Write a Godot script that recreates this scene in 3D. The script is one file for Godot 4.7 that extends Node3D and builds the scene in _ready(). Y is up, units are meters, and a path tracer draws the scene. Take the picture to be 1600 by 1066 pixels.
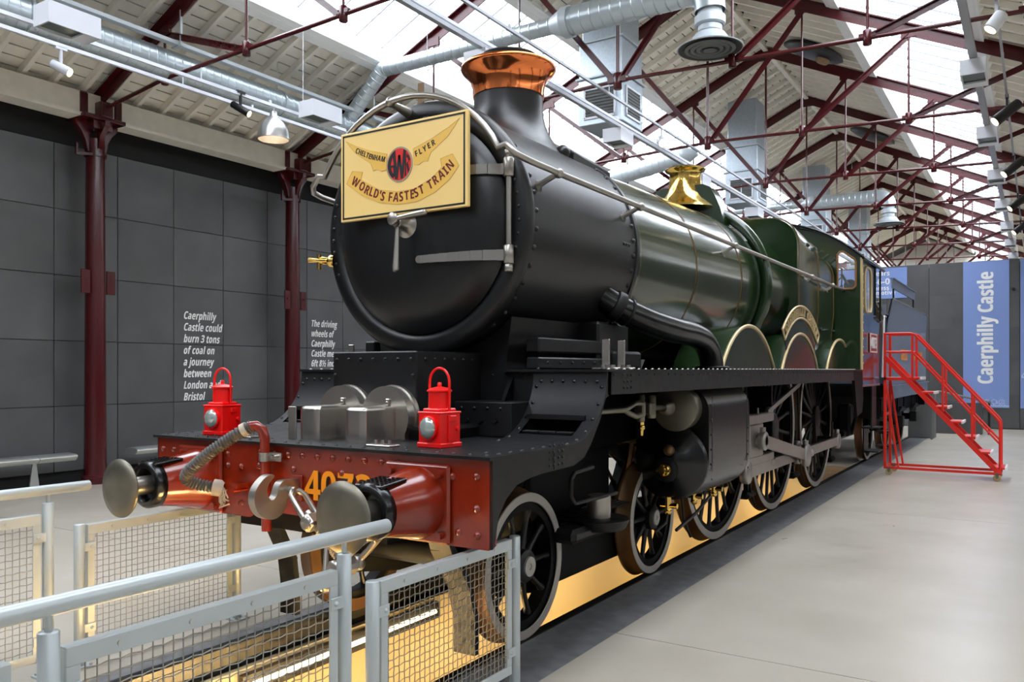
extends Node3D
# A preserved express steam locomotive in a museum hall with iron trusses and skylights.
# Axes: x across the track (right positive), y up from the rail head, -z along the engine away from the front buffer beam.

class MB:
	var v := PackedVector3Array()
	var n := PackedVector3Array()
	var xf := Transform3D.IDENTITY
	func tri(a: Vector3, b: Vector3, c: Vector3, na: Vector3, nb: Vector3, nc: Vector3) -> void:
		a = xf * a; b = xf * b; c = xf * c
		var bs := xf.basis
		na = (bs * na).normalized(); nb = (bs * nb).normalized(); nc = (bs * nc).normalized()
		var g := (c - a).cross(b - a)
		if g.length_squared() < 1e-16: return
		if g.dot(na + nb + nc) >= 0.0:
			v.append(a); v.append(b); v.append(c); n.append(na); n.append(nb); n.append(nc)
		else:
			v.append(a); v.append(c); v.append(b); n.append(na); n.append(nc); n.append(nb)
	func quadn(a: Vector3, b: Vector3, c: Vector3, d: Vector3, m: Vector3) -> void:
		tri(a, b, c, m, m, m); tri(a, c, d, m, m, m)
	func quad(a: Vector3, b: Vector3, c: Vector3, d: Vector3, ref: Vector3) -> void:
		var m := (c - a).cross(b - d)
		if m.length_squared() < 1e-16: return
		if m.dot((a + b + c + d) * 0.25 - ref) < 0.0: m = -m
		quadn(a, b, c, d, m.normalized())
	func box(c: Vector3, s: Vector3, b := Basis.IDENTITY) -> void:
		var h := s * 0.5
		for ax in 3:
			for sg in [-1.0, 1.0]:
				var m := Vector3.ZERO; m[ax] = sg
				var u := Vector3.ZERO; u[(ax + 1) % 3] = 1.0
				var w := Vector3.ZERO; w[(ax + 2) % 3] = 1.0
				var p0: Vector3 = m * h; var pu: Vector3 = u * h; var pw: Vector3 = w * h
				quadn(c + b * (p0 - pu - pw), c + b * (p0 + pu - pw), c + b * (p0 + pu + pw), c + b * (p0 - pu + pw), b * m)
	func cbox(c: Vector3, s: Vector3, e: float, b := Basis.IDENTITY) -> void:
		# box with chamfered edges
		var h := s * 0.5
		var k := h - Vector3(e, e, e)
		for ax in 3:
			var ay := (ax + 1) % 3; var az := (ax + 2) % 3
			for sg in [-1.0, 1.0]:
				var m := Vector3.ZERO; m[ax] = sg
				var q := []
				for pr in [[-1, -1], [1, -1], [1, 1], [-1, 1]]:
					var p := Vector3.ZERO
					p[ax] = sg * h[ax]; p[ay] = pr[0] * k[ay]; p[az] = pr[1] * k[az]
					q.append(c + b * p)
				quadn(q[0], q[1], q[2], q[3], b * m)
				for sh in [-1.0, 1.0]:
					# edge between +-ax and +-ay, along az
					var m2 := Vector3.ZERO; m2[ax] = sg; m2[ay] = sh
					var r := []
					for pr in [[0, -1], [0, 1], [1, 1], [1, -1]]:
						var p := Vector3.ZERO
						p[ax] = sg * (h[ax] if pr[0] == 0 else k[ax]); p[ay] = sh * (k[ay] if pr[0] == 0 else h[ay]); p[az] = pr[1] * k[az]
						r.append(c + b * p)
					quadn(r[0], r[1], r[2], r[3], (b * m2).normalized())
		for sx in [-1.0, 1.0]:
			for sy in [-1.0, 1.0]:
				for sz in [-1.0, 1.0]:
					var m3 := (b * Vector3(sx, sy, sz)).normalized()
					tri(c + b * Vector3(sx * h.x, sy * k.y, sz * k.z), c + b * Vector3(sx * k.x, sy * h.y, sz * k.z), c + b * Vector3(sx * k.x, sy * k.y, sz * h.z), m3, m3, m3)
	func lathe(prof: Array, t: Transform3D, segs := 32, a0 := 0.0, a1 := TAU, crease := 0.7) -> void:
		# prof: Vector2(radius, height) along t's y axis; normals point to the side on the right of the path from low to high
		var cnt := prof.size()
		var sn := []
		for i in cnt - 1:
			var d: Vector2 = prof[i + 1] - prof[i]
			sn.append(Vector2(d.y, -d.x).normalized() if d.length() > 1e-7 else Vector2(1, 0))
		for i in cnt - 1:
			var na: Vector2 = sn[i]; var nb: Vector2 = sn[i]
			if i > 0 and (sn[i - 1] as Vector2).dot(sn[i]) > crease: na = ((sn[i - 1] as Vector2) + (sn[i] as Vector2)).normalized()
			if i < cnt - 2 and (sn[i + 1] as Vector2).dot(sn[i]) > crease: nb = ((sn[i + 1] as Vector2) + (sn[i] as Vector2)).normalized()
			var pa: Vector2 = prof[i]; var pb: Vector2 = prof[i + 1]
			for s in segs:
				var u0 := a0 + (a1 - a0) * s / segs
				var u1 := a0 + (a1 - a0) * (s + 1) / segs
				var d0 := Vector3(cos(u0), 0, sin(u0)); var d1 := Vector3(cos(u1), 0, sin(u1))
				var up := Vector3(0, 1, 0)
				var A := t * (d0 * pa.x + up * pa.y); var B := t * (d1 * pa.x + up * pa.y)
				var C := t * (d1 * pb.x + up * pb.y); var D := t * (d0 * pb.x + up * pb.y)
				var nA := t.basis * (d0 * na.x + up * na.y); var nB := t.basis * (d1 * na.x + up * na.y)
				var nC := t.basis * (d1 * nb.x + up * nb.y); var nD := t.basis * (d0 * nb.x + up * nb.y)
				tri(A, B, C, nA, nB, nC); tri(A, C, D, nA, nC, nD)
	func cyl(a: Vector3, b: Vector3, r: float, segs := 16, r2 := -1.0, e := 0.0) -> void:
		var L := (b - a).length()
		if L < 1e-6: return
		var rr := r if r2 < 0.0 else r2
		var t := along(a, b)
		if e > 0.0: lathe([Vector2(0, 0), Vector2(r - e, 0), Vector2(r, e), Vector2(rr, L - e), Vector2(rr - e, L), Vector2(0, L)], t, segs)
		else: lathe([Vector2(0, 0), Vector2(r, 0), Vector2(rr, L), Vector2(0, L)], t, segs)
	static func along(a: Vector3, b: Vector3) -> Transform3D:
		var y := (b - a).normalized()
		var x := y.cross(Vector3(0.0, 0.0, 1.0))
		if x.length() < 0.05: x = y.cross(Vector3(1.0, 0.0, 0.0))
		x = x.normalized()
		return Transform3D(Basis(x, y, x.cross(y)), a)
	func tube(pts: Array, r, segs := 10, caps := true) -> void:
		var c := pts.size()
		var rings := []; var nrm := []
		var fx := Vector3.ZERO
		for i in c:
			var tg: Vector3
			if i == 0: tg = pts[1] - pts[0]
			elif i == c - 1: tg = pts[c - 1] - pts[c - 2]
			else: tg = (pts[i + 1] - pts[i]).normalized() + (pts[i] - pts[i - 1]).normalized()
			tg = tg.normalized()
			if i == 0:
				fx = tg.cross(Vector3(0, 1, 0))
				if fx.length() < 0.1: fx = tg.cross(Vector3(1, 0, 0))
			fx = (fx - tg * fx.dot(tg)).normalized()
			var fy := tg.cross(fx)
			var rad: float = r[i] if r is Array else r
			var tilt := 0.0 # normals lean with a changing radius
			if r is Array and i > 0 and i < c - 1: tilt = (float(r[i + 1]) - float(r[i - 1])) / maxf(1e-5, (pts[i + 1] - pts[i - 1]).length())
			var ring := []; var nr := []
			for s in segs:
				var u := TAU * s / segs
				var d := fx * cos(u) + fy * sin(u)
				ring.append(pts[i] + d * rad); nr.append((d - tg * tilt).normalized())
			rings.append(ring); nrm.append(nr)
		for i in c - 1:
			for s in segs:
				var s2 := (s + 1) % segs
				tri(rings[i][s], rings[i][s2], rings[i + 1][s2], nrm[i][s], nrm[i][s2], nrm[i + 1][s2])
				tri(rings[i][s], rings[i + 1][s2], rings[i + 1][s], nrm[i][s], nrm[i + 1][s2], nrm[i + 1][s])
		if caps:
			for e in [0, c - 1]:
				var m: Vector3 = ((pts[0] - pts[1]) if e == 0 else (pts[c - 1] - pts[c - 2])).normalized()
				for s in segs: tri(pts[e], rings[e][s], rings[e][(s + 1) % segs], m, m, m)
	func bar(a: Vector3, b: Vector3, w: float, h: float, up := Vector3(0, 1, 0)) -> void:
		# rectangular bar from a to b; h measured towards up
		var z := (b - a)
		var L := z.length()
		if L < 1e-6: return
		z /= L
		var x := up.cross(z)
		if x.length() < 1e-4: x = Vector3(1, 0, 0).cross(z)
		x = x.normalized()
		box((a + b) * 0.5, Vector3(w, h, L), Basis(x, z.cross(x), z))
	func extrude(poly: Array, depth: float, t: Transform3D) -> void:
		# poly in t's xy plane, thickness along t's z from 0 to depth
		var pp := PackedVector2Array(poly)
		if Geometry2D.is_polygon_clockwise(pp): pp.reverse()
		var ids := Geometry2D.triangulate_polygon(pp)
		var zf := t.basis * Vector3(0, 0, 1)
		var sg := 1.0 if depth >= 0.0 else -1.0
		for i in range(0, ids.size(), 3):
			var a := pp[ids[i]]; var b := pp[ids[i + 1]]; var c := pp[ids[i + 2]]
			tri(t * Vector3(a.x, a.y, depth), t * Vector3(b.x, b.y, depth), t * Vector3(c.x, c.y, depth), zf * sg, zf * sg, zf * sg)
			tri(t * Vector3(a.x, a.y, 0), t * Vector3(b.x, b.y, 0), t * Vector3(c.x, c.y, 0), -zf * sg, -zf * sg, -zf * sg)
		var m := pp.size()
		for i in m:
			var a := pp[i]; var b := pp[(i + 1) % m]
			var d := b - a
			if d.length() < 1e-7: continue
			var nn := Vector3(d.y, -d.x, 0).normalized()
			# smooth shallow turns
			var pd := a - pp[(i - 1 + m) % m]; var nd := pp[(i + 2) % m] - b
			var n0 := nn; var n1 := nn
			if pd.length() > 1e-7:
				var q := Vector3(pd.y, -pd.x, 0).normalized()
				if q.dot(nn) > 0.8: n0 = (q + nn).normalized()
			if nd.length() > 1e-7:
				var q := Vector3(nd.y, -nd.x, 0).normalized()
				if q.dot(nn) > 0.8: n1 = (q + nn).normalized()
			n0 = t.basis * n0; n1 = t.basis * n1
			var A := t * Vector3(a.x, a.y, 0); var B := t * Vector3(b.x, b.y, 0)
			var C := t * Vector3(b.x, b.y, depth); var D := t * Vector3(a.x, a.y, depth)
			tri(A, B, C, n0, n1, n1); tri(A, C, D, n0, n1, n0)
	func loft(secs: Array, closed := true, cap0 := true, cap1 := true) -> void:
		# secs: arrays of Vector3 with the same count; smooth, normals away from each section's middle
		var S := secs.size(); var P: int = secs[0].size()
		var mids := []
		for s in secs:
			var c := Vector3.ZERO
			for p in s: c += p
			mids.append(c / P)
		var nr := []
		for i in S:
			var row := []
			for j in P:
				var pj: Vector3 = secs[i][(j + 1) % P] if closed or j < P - 1 else secs[i][j]
				var qj: Vector3 = secs[i][(j - 1 + P) % P] if closed or j > 0 else secs[i][j]
				var pi: Vector3 = secs[mini(i + 1, S - 1)][j]; var qi: Vector3 = secs[maxi(i - 1, 0)][j]
				var m := (pj - qj).cross(pi - qi).normalized()
				if m.dot(secs[i][j] - mids[i]) < 0.0: m = -m
				row.append(m)
			nr.append(row)
		for i in S - 1:
			for j in (P if closed else P - 1):
				var k := (j + 1) % P
				tri(secs[i][j], secs[i][k], secs[i + 1][k], nr[i][j], nr[i][k], nr[i + 1][k])
				tri(secs[i][j], secs[i + 1][k], secs[i + 1][j], nr[i][j], nr[i + 1][k], nr[i + 1][j])
		for e in [0, S - 1]:
			if (e == 0 and not cap0) or (e == S - 1 and not cap1) or not closed: continue
			var m: Vector3 = (mids[e] - mids[1 if e == 0 else S - 2]).normalized()
			for j in P: tri(mids[e], secs[e][j], secs[e][(j + 1) % P], m, m, m)
	func rivet(p: Vector3, d: Vector3, r := 0.016) -> void:
		var t := along(p, p + d)
		lathe([Vector2(r, 0), Vector2(r * 0.8, r * 0.5), Vector2(0, r * 0.75)], t, 7, 0.0, TAU, -1.0)
	func ball(c: Vector3, r: float, segs := 14) -> void:
		var pr := []
		for i in 9: pr.append(Vector2(sin(PI * i / 8.0) * r, -cos(PI * i / 8.0) * r))
		lathe(pr, Transform3D(Basis.IDENTITY, c), segs, 0.0, TAU, -1.0)
	func mesh() -> ArrayMesh:
		var a := []
		a.resize(Mesh.ARRAY_MAX)
		a[Mesh.ARRAY_VERTEX] = v; a[Mesh.ARRAY_NORMAL] = n
		var m := ArrayMesh.new()
		m.add_surface_from_arrays(Mesh.PRIMITIVE_TRIANGLES, a)
		return m

var MT := {}
var used := {}

func V(x: float, y: float, z: float) -> Vector3: return Vector3(x, y, z)

func obj(called: String, b: MB, m: Material, parent: Node = null, kind := "") -> MeshInstance3D:
	var o := MeshInstance3D.new()
	o.mesh = b.mesh()
	o.material_override = m
	return put(o, called, parent, kind)

func put(o: MeshInstance3D, called: String, parent: Node = null, kind := "") -> MeshInstance3D:
	if parent == null or parent == self:
		o.name = numbered(called); add_child(o)
	else:
		o.name = called; parent.add_child(o, true)
	if kind != "": o.set_meta("kind", kind)
	return o

func inst(called: String, me: Mesh, m: Material, t: Transform3D, parent: Node) -> MeshInstance3D:
	var o := MeshInstance3D.new()
	o.mesh = me; o.material_override = m; o.transform = t
	o.name = called
	parent.add_child(o, true)
	return o

func numbered(called: String) -> String:
	if not used.has(called):
		used[called] = 0
		return called
	used[called] += 1
	return "%s_%03d" % [called, used[called]]

func thing(called: String, label: String, category: String, at := Vector3.ZERO, group := "") -> Node3D:
	var o := Node3D.new()
	o.name = numbered(called); add_child(o)
	o.position = at
	tag(o, label, category, group)
	return o

func struct(called: String) -> Node3D:
	var o := Node3D.new()
	o.name = called; add_child(o)
	o.set_meta("kind", "structure")
	return o

func tag(o: Node, label: String, category: String, group := "") -> void:
	o.set_meta("label", label); o.set_meta("category", category)
	if group != "": o.set_meta("group", group)

func copy(o: Node3D, called: String, at: Vector3, label := "") -> Node3D:
	var c: Node3D = o.duplicate()
	c.name = numbered(called); add_child(c)
	c.position = at
	if label != "": c.set_meta("label", label)
	return c

func mat(key: String, c: Color, rough := 0.6, metal := 0.0, spec := 0.5) -> StandardMaterial3D:
	var m := StandardMaterial3D.new()
	m.resource_name = key
	m.albedo_color = c; m.roughness = rough; m.metallic = metal; m.metallic_specular = spec
	m.cull_mode = BaseMaterial3D.CULL_DISABLED
	MT[key] = m
	return m

func noise_tex(freq: float, sd: int, lo: Color, hi: Color, size := 512, normal := false, strength := 4.0, oct := 4, kind := FastNoiseLite.TYPE_SIMPLEX_SMOOTH) -> NoiseTexture2D:
	var f := FastNoiseLite.new()
	f.seed = sd; f.frequency = freq; f.noise_type = kind; f.fractal_octaves = oct
	var t := NoiseTexture2D.new()
	t.width = size; t.height = size; t.seamless = true; t.noise = f
	if normal:
		t.as_normal_map = true; t.bump_strength = strength
	else:
		var g := Gradient.new()
		g.set_color(0, lo); g.set_color(1, hi)
		t.color_ramp = g
	return t

func tri_map(m: StandardMaterial3D, scale: float) -> void:
	m.uv1_triplanar = true; m.uv1_world_triplanar = true
	m.uv1_scale = Vector3(scale, scale, scale)

func text_mesh(s: String, size: float, depth: float, bold := true, serif := false) -> TextMesh:
	var f := SystemFont.new()
	f.font_names = PackedStringArray(["Droid Serif" if serif else "Droid Sans"])
	f.font_weight = 700 if bold else 400
	var t := TextMesh.new()
	t.text = s; t.font = f
	t.font_size = 64
	t.pixel_size = size / 64.0
	t.depth = depth
	return t

func text(called: String, s: String, size: float, depth: float, m: Material, t: Transform3D, parent: Node, left := true, bold := true, serif := false) -> MeshInstance3D:
	var tm := text_mesh(s, size, depth, bold, serif)
	tm.horizontal_alignment = HORIZONTAL_ALIGNMENT_LEFT if left else HORIZONTAL_ALIGNMENT_CENTER
	t.origin += t.basis.y * (0.346 * size) # from the line's middle to its base line
	return inst(called, tm, m, t, parent)

func nth(k: int) -> String:
	return ["first", "second", "third", "fourth", "fifth", "sixth", "seventh", "eighth", "ninth", "tenth", "eleventh", "twelfth", "thirteenth"][k]

func from_end(z: float, step: float, z_first: float) -> String:
	# which one of a row it is, counted from the dark end partition
	if z > -24.7: return "%s before the end partition" % nth(int(floor((z + 24.7) / step)))
	return "%s beyond the end partition" % nth(int(floor((-24.7 - z) / step)))

func make_materials() -> void:
	var smudge := noise_tex(0.012, 3, Color(0.82, 0.82, 0.82), Color(1, 1, 1))
	var fine := noise_tex(0.05, 5, Color(0.3, 0.3, 0.3), Color(0.75, 0.75, 0.75), 512, true, 1.0)
	var m: StandardMaterial3D
	# building
	m = mat("white_timber", Color(0.93, 0.91, 0.865), 0.6)
	m.albedo_texture = noise_tex(0.012, 7, Color(0.95, 0.945, 0.93), Color(1, 1, 1)); tri_map(m, 0.5)
	mat("white_paint", Color(0.9, 0.9, 0.89), 0.5)
	mat("roof_deck", Color(0.16, 0.15, 0.14), 0.9)
	m = mat("maroon", Color(0.305, 0.065, 0.085), 0.24)
	m.albedo_texture = noise_tex(0.03, 17, Color(0.86, 0.86, 0.86), Color(1, 1, 1)); tri_map(m, 0.9)
	for k in 3:
		m = mat("wall_panel_%d" % k, Color(0.345, 0.345, 0.35) * [0.97, 1.0, 1.04][k], 0.42)
		m.albedo_texture = noise_tex(0.006, 21 + k, Color(0.84, 0.84, 0.84), Color(1, 1, 1)); tri_map(m, 0.25)
		m.uv1_offset = Vector3(0.3 * k, 0.17 * k, 0.41 * k)
	mat("wall_black", Color(0.10, 0.10, 0.105), 0.8)
	mat("wall_plain", Color(0.36, 0.36, 0.36), 0.7)
	m = mat("concrete", Color(0.73, 0.70, 0.65), 0.3)
	m.albedo_texture = noise_tex(0.004, 31, Color(0.91, 0.905, 0.89), Color(1, 1, 1), 1024, false, 1.0, 6); tri_map(m, 0.16)
	m.roughness_texture = noise_tex(0.02, 33, Color(0.75, 0.75, 0.75), Color(1.0, 1.0, 1.0)); m.roughness = 0.36
	m = mat("asphalt", Color(0.50, 0.505, 0.52), 0.4)
	m.albedo_texture = noise_tex(0.02, 37, Color(0.75, 0.75, 0.75), Color(1, 1, 1)); tri_map(m, 0.6)
	m = mat("joint", Color(0.35, 0.33, 0.3), 0.9)
	mat("pit_cream", Color(0.88, 0.82, 0.66), 0.28)
	mat("pit_floor", Color(0.55, 0.50, 0.40), 0.6)
	mat("rail_steel", Color(0.13, 0.125, 0.12), 0.45, 0.6)
	m = mat("galvanised", Color(0.72, 0.76, 0.79), 0.36, 0.65)
	m.albedo_texture = noise_tex(0.03, 41, Color(0.90, 0.91, 0.92), Color(1, 1, 1), 512, false, 1.0, 3, FastNoiseLite.TYPE_CELLULAR); tri_map(m, 1.2)
	mat("duct_grey", Color(0.70, 0.73, 0.75), 0.45, 0.2)
	mat("spiral_metal", Color(0.72, 0.76, 0.78), 0.34, 0.6)
	mat("louvre", Color(0.42, 0.43, 0.43), 0.6, 0.2)
	mat("diffuser_dark", Color(0.20, 0.21, 0.20), 0.5)
	mat("fitting_white", Color(0.88, 0.89, 0.92), 0.4)
	mat("fitting_lens", Color(0.36, 0.40, 0.38), 0.3)
	mat("track_grey", Color(0.62, 0.63, 0.65), 0.4, 0.4)
	mat("black_fitting", Color(0.06, 0.06, 0.065), 0.4)
	mat("spun_aluminium", Color(0.80, 0.80, 0.80), 0.3, 0.9)
	m = mat("lamp_glow", Color(1.0, 0.9, 0.75), 0.5)
	m.emission_enabled = true; m.emission = Color(1.0, 0.88, 0.68); m.emission_energy_multiplier = 6.0
	m = mat("tube_glow", Color(1, 1, 0.95), 0.5)
	m.emission_enabled = true; m.emission = Color(1.0, 0.93, 0.78); m.emission_energy_multiplier = 3.0
	m = mat("glass", Color(0.95, 0.98, 1.0, 0.06), 0.05)
	m.transparency = BaseMaterial3D.TRANSPARENCY_ALPHA
	mat("bar_grey", Color(0.52, 0.53, 0.54), 0.6)
	mat("wall_light", Color(0.80, 0.78, 0.74), 0.8)
	m = mat("bulb_glow", Color(1.0, 0.9, 0.75), 0.5)
	m.emission_enabled = true; m.emission = Color(1.0, 0.85, 0.66); m.emission_energy_multiplier = 1.5
	# displays
	m = mat("banner_blue", Color(0.49, 0.58, 0.80), 0.45)
	mat("banner_light", Color(0.70, 0.77, 0.90), 0.5)
	mat("print_white", Color(0.93, 0.93, 0.92), 0.6)
	# locomotive
	m = mat("smokebox_black", Color(0.07, 0.07, 0.075), 0.36, 0.0, 0.5)
	m.roughness_texture = smudge; m.uv1_triplanar = true; m.uv1_scale = Vector3(0.8, 0.8, 0.8); m.roughness = 0.38
	m = mat("frame_black", Color(0.065, 0.065, 0.07), 0.4, 0.0, 0.42)
	m.roughness_texture = smudge; m.uv1_triplanar = true; m.uv1_scale = Vector3(1.7, 1.7, 1.7); m.roughness = 0.5
	m = mat("gloss_black", Color(0.05, 0.05, 0.055), 0.24)
	mat("under_black", Color(0.035, 0.035, 0.037), 0.55, 0.0, 0.25)
	m = mat("green", Color(0.115, 0.20, 0.095), 0.20)
	m.clearcoat_enabled = true; m.clearcoat = 0.6; m.clearcoat_roughness = 0.12
	m.albedo_texture = noise_tex(0.01, 51, Color(0.88, 0.9, 0.88), Color(1, 1, 1)); tri_map(m, 0.4)
	m = mat("tender_blue", Color(0.41, 0.44, 0.49), 0.42)
	m.clearcoat_enabled = true; m.clearcoat = 0.2; m.clearcoat_roughness = 0.3
	m = mat("beam_red", Color(0.515, 0.135, 0.045), 0.2)
	m.albedo_texture = noise_tex(0.015, 53, Color(0.93, 0.92, 0.92), Color(1, 1, 1)); tri_map(m, 1.2)
	m.clearcoat_enabled = true; m.clearcoat = 0.4; m.clearcoat_roughness = 0.15
	mat("lamp_red", Color(0.93, 0.045, 0.03), 0.35)
	mat("stair_red", Color(0.87, 0.15, 0.10), 0.35)
	mat("tread_white", Color(0.88, 0.88, 0.88), 0.5)
	m = mat("steel", Color(0.66, 0.64, 0.61), 0.30, 0.9)
	m.roughness_texture = smudge; m.uv1_triplanar = true; m.uv1_scale = Vector3(0.7, 0.7, 0.7); m.roughness = 0.36
	m = mat("bright_steel", Color(0.77, 0.75, 0.72), 0.27, 0.95)
	m = mat("worn_steel", Color(0.53, 0.51, 0.46), 0.42, 0.85)
	m.albedo_texture = noise_tex(0.008, 57, Color(0.84, 0.84, 0.82), Color(1, 1, 1)); m.uv1_triplanar = true; m.uv1_scale = Vector3(1.2, 1.2, 1.2)
	m = mat("motion_steel", Color(0.60, 0.58, 0.56), 0.38, 0.85)
	m.roughness_texture = smudge; m.uv1_triplanar = true; m.uv1_scale = Vector3(0.7, 0.7, 0.7); m.roughness = 0.42
	mat("tyre_steel", Color(0.62, 0.60, 0.57), 0.45, 0.35)
	mat("tread_brown", Color(0.42, 0.31, 0.20), 0.4, 0.6)
	m = mat("copper", Color(0.93, 0.52, 0.30), 0.12, 1.0)
	mat("brass", Color(0.92, 0.77, 0.42), 0.13, 1.0)
	mat("brass_lining", Color(0.84, 0.75, 0.56), 0.3, 0.35)
	mat("line_orange", Color(0.56, 0.38, 0.20), 0.4)
	mat("number_orange", Color(0.95, 0.58, 0.07), 0.45)
	mat("number_shadow", Color(0.05, 0.045, 0.04), 0.5)
	mat("hose_grey", Color(0.27, 0.255, 0.24), 0.55)
	mat("rope_white", Color(0.72, 0.68, 0.62), 0.8)
	mat("board_cream", Color(0.97, 0.83, 0.53), 0.3)
	mat("board_yellow", Color(0.93, 0.74, 0.34), 0.35)
	mat("board_edge", Color(0.80, 0.66, 0.36), 0.4)
	mat("ink_black", Color(0.04, 0.035, 0.03), 0.5)
	mat("ink_maroon", Color(0.42, 0.065, 0.04), 0.5)
	mat("ink_red", Color(0.85, 0.11, 0.07), 0.45)
	mat("ink_grey", Color(0.62, 0.58, 0.48), 0.45)
	mat("cab_dark", Color(0.09, 0.08, 0.075), 0.6)
	mat("cab_grey", Color(0.48, 0.50, 0.52), 0.5)
	mat("coal", Color(0.05, 0.05, 0.05), 0.5)
	mat("barrier_grey", Color(0.71, 0.74, 0.745), 0.35, 0.25)
	mat("wire_grey", Color(0.58, 0.57, 0.54), 0.4, 0.5)
	mat("bench_silver", Color(0.74, 0.75, 0.74), 0.3, 0.7)
	mat("castor_tan", Color(0.66, 0.58, 0.42), 0.6)
	m = mat("lens_glass", Color(0.75, 0.79, 0.76), 0.08, 0.55)
	mat("plate_red", Color(0.62, 0.12, 0.10), 0.4)
	mat("tan_motor", Color(0.50, 0.40, 0.28), 0.7)

const RX := -1.71        # ridge of the hall's roof
const RIDGE_Y := 9.02
const PITCH := 0.47
const HALF := 6.9
const BAY := 3.96
const T0 := 4.02         # the first truss (behind the camera); they follow at BAY towards -z
const NB := 13           # bays

func _ready() -> void:
	# --- camera: level, the lens raised a little, looking along and across the engine
	var cam := Camera3D.new()
	cam.name = "camera"
	cam.projection = Camera3D.PROJECTION_FRUSTUM
	cam.near = 0.05; cam.far = 300.0
	cam.size = 2.0 * cam.near * 533.0 / 1289.0
	cam.frustum_offset = Vector2(0.0, cam.near * 45.0 / 1289.0)
	cam.position = Vector3(3.55, 1.734, 3.32)
	cam.rotation.y = deg_to_rad(32.5)
	add_child(cam)
	cam.current = true
	# --- overcast sky through the skylights
	var env := Environment.new()
	env.background_mode = Environment.BG_SKY
	var sky := Sky.new()
	var sm := ProceduralSkyMaterial.new()
	sm.sky_top_color = Color(0.93, 0.96, 1.0); sm.sky_horizon_color = Color(0.90, 0.93, 0.97)
	sm.ground_bottom_color = Color(0.35, 0.35, 0.34); sm.ground_horizon_color = Color(0.6, 0.6, 0.6)
	sm.sky_curve = 0.3
	sky.sky_material = sm
	env.sky = sky
	env.background_energy_multiplier = 6.0
	env.tonemap_mode = Environment.TONE_MAPPER_LINEAR
	env.tonemap_exposure = 1.95
	env.sdfgi_enabled = true; env.ssao_enabled = true; env.ssil_enabled = true
	var we := WorldEnvironment.new()
	we.name = "world_environment"
	we.environment = env
	add_child(we)
	make_materials()
	build_floor()
	build_walls()
	build_roof()
	build_trusses()
	build_columns()
	build_services()
	build_displays()
	build_locomotive()
	build_tender()
	build_front_things()
	build_barriers()
	build_stairs()
	build_benches()

func roof_y(x: float) -> float:
	return RIDGE_Y - PITCH * absf(x - RX)

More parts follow.
